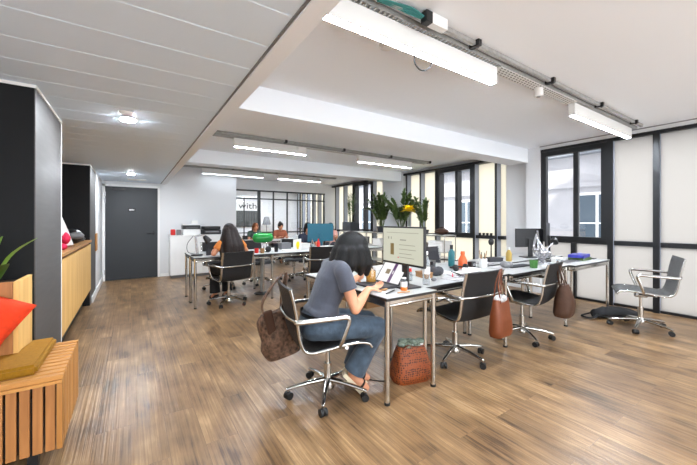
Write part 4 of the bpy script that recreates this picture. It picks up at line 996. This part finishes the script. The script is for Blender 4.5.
def torso(bm, pts, hw, hd, seg=24):
    pts = crom(pts, 4); n = len(pts); rings = []
    for i, p in enumerate(pts):
        t = i/(n-1)*(len(hw)-1); k = min(int(t), len(hw)-2); f = t-k
        w = hw[k]+(hw[k+1]-hw[k])*f; d = hd[k]+(hd[k+1]-hd[k])*f
        tg = (pts[min(i+1, n-1)]-pts[max(i-1, 0)]).normalized(); lat = V((0, 1, 0)); fw = lat.cross(tg).normalized()
        rings.append([p+lat*w*math.copysign(abs(math.cos(a))**.85, math.cos(a))+fw*d*math.copysign(abs(math.sin(a))**.85, math.sin(a)) for a in [2*PI*j/seg for j in range(seg)]])
    bm_loft(bm, rings)
def hand(bm, w, d, nrm, curl=.5, side=1, s=1.0):
    w, d, nrm = V(w), V(d).normalized(), V(nrm).normalized(); sd = d.cross(nrm).normalized()*side
    m = Matrix((sd, d, nrm)).transposed()
    bm_ell(bm, w+d*.045*s, .038*s, .052*s, .016*s, mtx=m, seg=16)
    for k, (o, l) in enumerate(((.028, .066), (.0095, .075), (-.0095, .070), (-.027, .055))):
        p = w+d*.082*s+sd*o*s; pts = [p-d*.02*s]; dd = d
        for q, fr in enumerate((.45, .32, .23)):
            dd = (Matrix.Rotation(-curl*(.5+.35*q)*side, 3, sd) @ dd) if True else dd
            pts.append(pts[-1]+(d*.02*s if q == 0 else V())+dd*l*fr*s)
        chain(bm, pts, [.0088*s, .0082*s, .0075*s, .0062*s])
    p = w+d*.028*s+sd*.026*s; t = (d*.6+sd*.75+nrm*.25).normalized(); t2 = (d*.9+sd*.2+nrm*.4).normalized()
    chain(bm, [p, p+t*.034*s, p+t*.034*s+t2*.03*s], [.0115*s, .0095*s, .0075*s])
def head(bm, c, pitch, s=1.0):
    rt = Matrix.Rotation(pitch, 3, 'Y'); m = rt
    c = V(c)
    bm_ell(bm, c+rt @ V((-.012, 0, .022))*s, .094*s, .074*s, .092*s, mtx=m)
    bm_ell(bm, c+rt @ V((.022, 0, -.035))*s, .062*s, .056*s, .078*s, mtx=m)
    bm_ell(bm, c+rt @ V((.058, 0, -.088))*s, .025*s, .028*s, .022*s, mtx=m, seg=12)
    cap(bm, c+rt @ V((.082, 0, .015))*s, c+rt @ V((.102, 0, -.022))*s, .009*s, .014*s)
    for q in (-1, 1):
        bm_ell(bm, c+rt @ V((-.012, q*.076, -.012))*s, .018*s, .009*s, .032*s, mtx=m, seg=12)
        bm_ell(bm, c+rt @ V((.055, q*.036, -.025))*s, .026*s, .02*s, .025*s, mtx=m, seg=12)
    bm_ell(bm, c+rt @ V((.078, 0, -.058))*s, .013*s, .024*s, .008*s, mtx=m, seg=12)
    return rt
def face(root, c, rt, s=1.0):
    c = V(c)
    for q in (-1, 1):
        bm = B(); bm_ell(bm, c+rt @ V((.074, q*.031, .006))*s, .008*s, .012*s, .006*s, mtx=rt, seg=12); obj('eye', bm, M['eye'], root)
    bm = B(); bm_ell(bm, c+rt @ V((.0885, 0, -.058))*s, .005*s, .022*s, .006*s, mtx=rt, seg=12); obj('lips', bm, M['lip'], root)

def seated(label, loc, rz, top, hairm, legm, skin, lean=12, seatz=.525, hairlen=.0, arms=None, vox=.008, hp=.15, headfw=None, legs=None, shoe=None, bun=False, sleeve=.55, detail=True):
    p = thing('person', label, 'person', loc, rz)
    sl, cl = math.sin(R(lean)), math.cos(R(lean))
    pel = V((0, 0, seatz)); ups = lambda h, f=0: pel+V((sl*h+cl*f, 0, cl*h-sl*f))
    waist, chest, shl, nk = ups(.16, -.012), ups(.32, .0), ups(.42, -.005), ups(.475, .0)
    hc = ups(.60, .03) if headfw is None else V(headfw)
    sh = [ups(.405, -.01)+V((0, q*.155, 0)) for q in (-1, 1)]
    hips = [pel+V((.01, q*.085, -.005)) for q in (-1, 1)]
    if arms is None:
        arms = []
        for q in (-1, 1):
            el = sh[(q+1)//2]+V((.12, q*.05, -.24)); el.z = max(el.z, .68); wr = V((.38, q*.12, T+.045)); arms.append((el, wr, V((1, -q*.3, 0)), V((0, 0, -1)), .25))
    if legs is None:
        legs = [((.44, q*.10, seatz-.03), (.40, q*.10, .10), (.52, q*.11, .03)) for q in (-1, 1)]
    bm = B()
    torso(bm, [pel+V((0, 0, -.07)), pel, waist, chest, shl, nk], [.12, .158, .122, .142, .145, .05], [.09, .115, .09, .10, .075, .05])
    cap(bm, ups(.42), hc+V((-.02, 0, -.07)), .052, .046)
    rt = head(bm, hc, hp)
    for i, q in enumerate((-1, 1)):
        el, wr, hd, hn, cu = arms[i]
        chain(bm, [sh[i], sh[i].lerp(V(el), .5), el, V(el).lerp(V(wr), .35), wr], [.045, .043, .036, .036, .025])
        hand(bm, wr, hd, hn, cu, q)
        kn, an, to = [V(v) for v in legs[i]]
        chain(bm, [hips[i], hips[i].lerp(kn, .5), kn, kn.lerp(an, .35), an], [.085, .074, .055, .056, .036])
        chain(bm, [an, an.lerp(to, .5)-V((0, 0, .01)), to], [.036, .034, .026])
    robj('body', bm, skin, p, vox)
    # top
    bm = B()
    torso(bm, [pel+V((-.005, 0, .035)), ups(.09, -.004), waist, chest, shl, ups(.448, -.006)], [.168, .162, .134, .156, .158, .088], [.122, .118, .103, .115, .088, .072])
    for i in (0, 1):
        el = V(arms[i][0]); e2 = sh[i].lerp(el, sleeve)
        qq = -1 if i == 0 else 1
        s0 = sh[i]; cap(bm, ups(.425, -.012)+V((0, qq*.05, 0)), s0, .062, .061)
        cap(bm, s0, e2, .061, .061, True, False)
        if sleeve > .95:
            wr = V(arms[i][1]); cap(bm, el, el.lerp(wr, .85), .046, .036, True, False)
    robj('shirt', bm, top, p, vox, 7)
    # trousers
    bm = B()
    torso(bm, [pel+V((-.005, 0, -.085)), pel+V((-.01, 0, -.03)), pel+V((-.006, 0, .02)), ups(.075, -.004)], [.13, .172, .170, .152], [.10, .130, .125, .11])
    for i in (0, 1):
        kn, an, to = [V(v) for v in legs[i]]
        cap(bm, hips[i], hips[i].lerp(kn, .5), .098, .090); cap(bm, hips[i].lerp(kn, .5), kn, .090, .074); cap(bm, kn, kn.lerp(an, .45), .074, .072); cap(bm, kn.lerp(an, .45), kn.lerp(an, .95), .072, .082, True, False)
    robj('trousers', bm, legm, p, vox)
    for i in (0, 1):
        kn, an, to = [V(v) for v in legs[i]]
        d = (to-an); d = d.normalized(); s = d.cross(V((0, 0, 1))).normalized(); n = s.cross(d)
        heel = an-d*.055-n*.04
        bm = B(); rings = []
        for k in range(9):
            t = k/8; w = (.028, .034, .034, .03, .032, .038, .04, .034, .014)[k]; c = heel+d*t*.235
            rings.append([c+s*w+n*.012, c-s*w+n*.012, c-s*w*.95-n*.016, c+s*w*.95-n*.016])
        bm_loft(bm, rings); so = obj('shoe', bm, M['cream_sole'] if shoe else M['belt'], p)
        bm = B(); c = heel+d*.155+n*.014; bm_tube(bm, [c+s*.038, c+s*.030+n*.032, c+n*.046, c-s*.030+n*.032, c-s*.038], .014, smooth=4, flat=.5); obj('strap', bm, M['belt'], so)
    # hair
    bm = B(); c = hc
    bm_ell(bm, c+rt @ V((-.022, 0, .030)), .104, .088, .094, mtx=rt)
    bm_ell(bm, c+rt @ V((-.045, 0, -.02)), .075, .084, .085, mtx=rt)
    if hairlen:
        for q in (-1, 0, 1):
            a = c+rt @ V((-.045, q*.05, .0)); u1 = ups(.36); u2 = ups(.14)
            chain(bm, [a, V((u1.x-.095, q*.085, u1.z)), V((u2.x-.115, q*.095, u2.z))], [.07, .07, .045])
            chain(bm, [a, V((u1.x-.02, q*.155, u1.z+.03)), V((u2.x-.04, q*.17, u2.z+.08))], [.06, .05, .03])
    elif not bun:
        for q in (-1, 1):
            a = c+rt @ V((-.02, q*.07, .0)); chain(bm, [a, a+rt @ V((-.01, q*.005, -.10))], [.035, .025])
    if bun: bm_ell(bm, c+V((-.06, 0, .115)), .045, .045, .04)
    robj('hair', bm, hairm, p, vox, 10)
    if detail: face(p, hc, rt)
    return p, hc, rt

# woman at the end desk (faces along her local +X)
arm1 = [(V((.20, -.215, .665)), V((.335, -.13, .775)), V((1, .35, .02)), V((.1, 0, -1)), .55), (V((.24, .20, .70)), V((.40, .235, .795)), V((.9, .5, .1)), V((.45, -.8, -.2)), .7)]
leg1 = [((.425, -.105, .485), (.245, -.055, .145), (.345, -.075, .035)), ((.43, .09, .48), (.30, .075, .12), (.42, .07, .035))]
W, hc, rt = seated('woman in a slate t-shirt and jeans leaning over the end desk with a black bob', (1.128, 2.08, 0), R(-12), M['tee'], M['hairblack'], M['denim'], M['skin'], lean=20, seatz=.535, arms=arm1, vox=.006, hp=.50, headfw=(.262, 0, 1.045), legs=leg1, shoe=True, sleeve=.50)
for o in list(W.children):
    if o.name.startswith('hair'): bpy.data.objects.remove(o)
bm = B()
c = V(hc)
bm_ell(bm, c+V((-.004, 0, .032)), .132, .108, .118)
bm_ell(bm, c+V((-.03, 0, -.04)), .122, .112, .11)
for q in (-1, 1):
    chain(bm, [c+V((.065, q*.068, .0)), c+V((.085, q*.084, -.09)), c+V((.082, q*.084, -.165))], [.05, .046, .022])
    chain(bm, [c+V((.02, q*.082, .0)), c+V((.03, q*.096, -.09)), c+V((.028, q*.094, -.155))], [.055, .05, .024])
    chain(bm, [c+V((-.04, q*.078, .0)), c+V((-.045, q*.092, -.09)), c+V((-.05, q*.09, -.135))], [.055, .05, .024])
    chain(bm, [c+V((-.08, q*.055, .0)), c+V((-.115, q*.065, -.08)), c+V((-.125, q*.06, -.115))], [.06, .05, .024])
chain(bm, [c+V((-.09, 0, .0)), c+V((-.13, 0, -.075)), c+V((-.145, 0, -.105))], [.07, .055, .026])
robj('hair', bm, M['hairblack'], W, .007, 14)
bm = B(); rings = []
for z, k in ((.585, 1), (.612, 1)):
    rings.append([V((.006+.143*k*math.cos(a)*.95, .178*k*math.sin(a), z-.02*math.cos(a))) for a in [2*PI*j/32 for j in range(32)]])
bm_loft(bm, rings, caps=False); obj('belt', bm, M['belt'], W)

# woman with long brown hair, back to the camera
arm2 = [(V((.06, -.26, .80)), V((.26, -.14, .80)), V((1, .4, .1)), V((0, 0, -1)), .3), (V((.06, .27, .78)), V((.28, .16, .795)), V((1, -.4, 0)), V((0, 0, -1)), .3)]
W2, hc2, rt2 = seated('woman with long dark brown hair and orange top seen from behind', (1.30, 5.15, 0), R(102), M['cloth_orange'], M['hairbrown'], M['cloth_black'], M['skinfar'], lean=10, arms=arm2, hairlen=.40, hp=.25, sleeve=.6)
seated('person in a dark green top with auburn hair at the farthest desk row', (3.07, 9.73, 0), R(-90), M['cloth_green'], M['hairauburn'], M['cloth_black'], M['skinfar'], lean=14, vox=.011, hp=.2)
seated('person in a rust top with tied up dark hair at the farthest desk row', (3.88, 9.73, 0), R(-92), M['cloth_rust'], M['hairbrown'], M['cloth_navy'], M['skinfar'], lean=10, vox=.011, bun=True)
seated('person with black hair hidden behind the teal computer', (3.26, 6.57, 0), R(-90), M['cloth_navy'], M['hairblack'], M['cloth_black'], M['skinfar'], lean=6, vox=.011)
seated('person in a pale pink top with dark hair beyond the teal computer', (5.38, 9.10, 0), R(-120), M['cloth_pink'], M['hairbrown'], M['cloth_navy'], M['skin'], lean=16, vox=.011, hp=.35)

# ------------------------------------------------------------------ outside
def ext(name, dims, m): o = struct(name, dims, m); return o
fa = thing('exterior_building', 'x', 'x', (0, 0, 0)); fa['kind'] = 'structure'; del fa['label']; del fa['category']
boxo('wall', (14.0, 14.6, -6, 24, -8, 3.72), M['facade'], fa)
boxo('ledge', (13.85, 14.0, -6, 24, 2.53, 2.68), M['facade'], fa)
boxo('roof', (13.65, 15, -6, 24, 3.72, 4.7), M['slate'], fa)
for yc in (.4, 4.78, 10.28, 14.9, 18.6):
    f = boxo('window', (13.975, 14.005, yc-.62, yc+.62, -1.0, 2.32), M['trimwhite'], fa)
    for q in (-1, 1): boxo('pane', (13.955, 13.985, yc+q*.295-.245, yc+q*.295+.245, -.9, 2.22), M['shutter'], f)
    bm = B(); [bm_box(bm, 13.945, 13.96, yc-.58, yc+.58, z, z+.045) for z in (.15, 1.17)]; obj('glazing_bar', bm, M['trimwhite'], f)
    bm = B(); bm_box(bm, 13.55, 13.58, yc-.8, yc+.8, -.4, -.35); [bm_box(bm, 13.55, 13.575, yc-.8+k*.14, yc-.78+k*.14, -1.5, -.4) for k in range(12)]; obj('balcony_rail', bm, M['anod'], f)
    boxo('sill', (13.5, 14.0, yc-.85, yc+.85, -1.6, -1.5), M['facade'], f)
g = struct('ground_outside', (6.4, 30, -10, 25, -1.8, -1.6), M['facade'])

# unseen gable slab, added to cast a slanting shadow on the house opposite
bm = B(); pts_ = [(16, 2.9), (16, 8.45), (4, 21.2), (-3, 21.2), (-3, 2.9)]
bm_loft(bm, [[V((5.9, y, z)) for y, z in pts_], [V((6.4, y, z)) for y, z in pts_]])
o = obj('wall_shadow_caster', bm, M['facade'], smooth=False); o['kind'] = 'structure'
for f in o.data.polygons: f.use_smooth = False

# ------------------------------------------------------------------ light and camera
w = bpy.data.worlds.new('sky'); bpy.context.scene.world = w; w.use_nodes = True
bgn = w.node_tree.nodes['Background']; bgn.inputs[0].default_value = (.94, .97, 1, 1); bgn.inputs[1].default_value = 3.2
sun = bpy.data.lights.new('sun', 'SUN'); sun.energy = 5; sun.angle = R(1); sun.color = (1, .95, .86)
so = bpy.data.objects.new('sun', sun); C.objects.link(so)
so.rotation_euler = V((.55, -.45, -.72)).to_track_quat('-Z', 'Y').to_euler()

cam = bpy.data.cameras.new('camera'); co = bpy.data.objects.new('camera', cam); C.objects.link(co)
co.location = (0, 0, 1.27); co.rotation_euler = (PI/2, 0, -math.atan2(.5555, .8315))
cam.sensor_width = 36; cam.lens = 36*325.6/697; cam.shift_y = -11.5/697; cam.clip_start = .05
sce = bpy.context.scene; sce.camera = co
vs = sce.view_settings; vs.view_transform = 'Standard'; vs.look = 'None'; vs.gamma = 1; vs.use_curve_mapping = False; vs.exposure = 0.66
sce.cycles.caustics_reflective = False; sce.cycles.caustics_refractive = False; sce.cycles.max_bounces = 10; sce.cycles.diffuse_bounces = 6; sce.cycles.transparent_max_bounces = 16
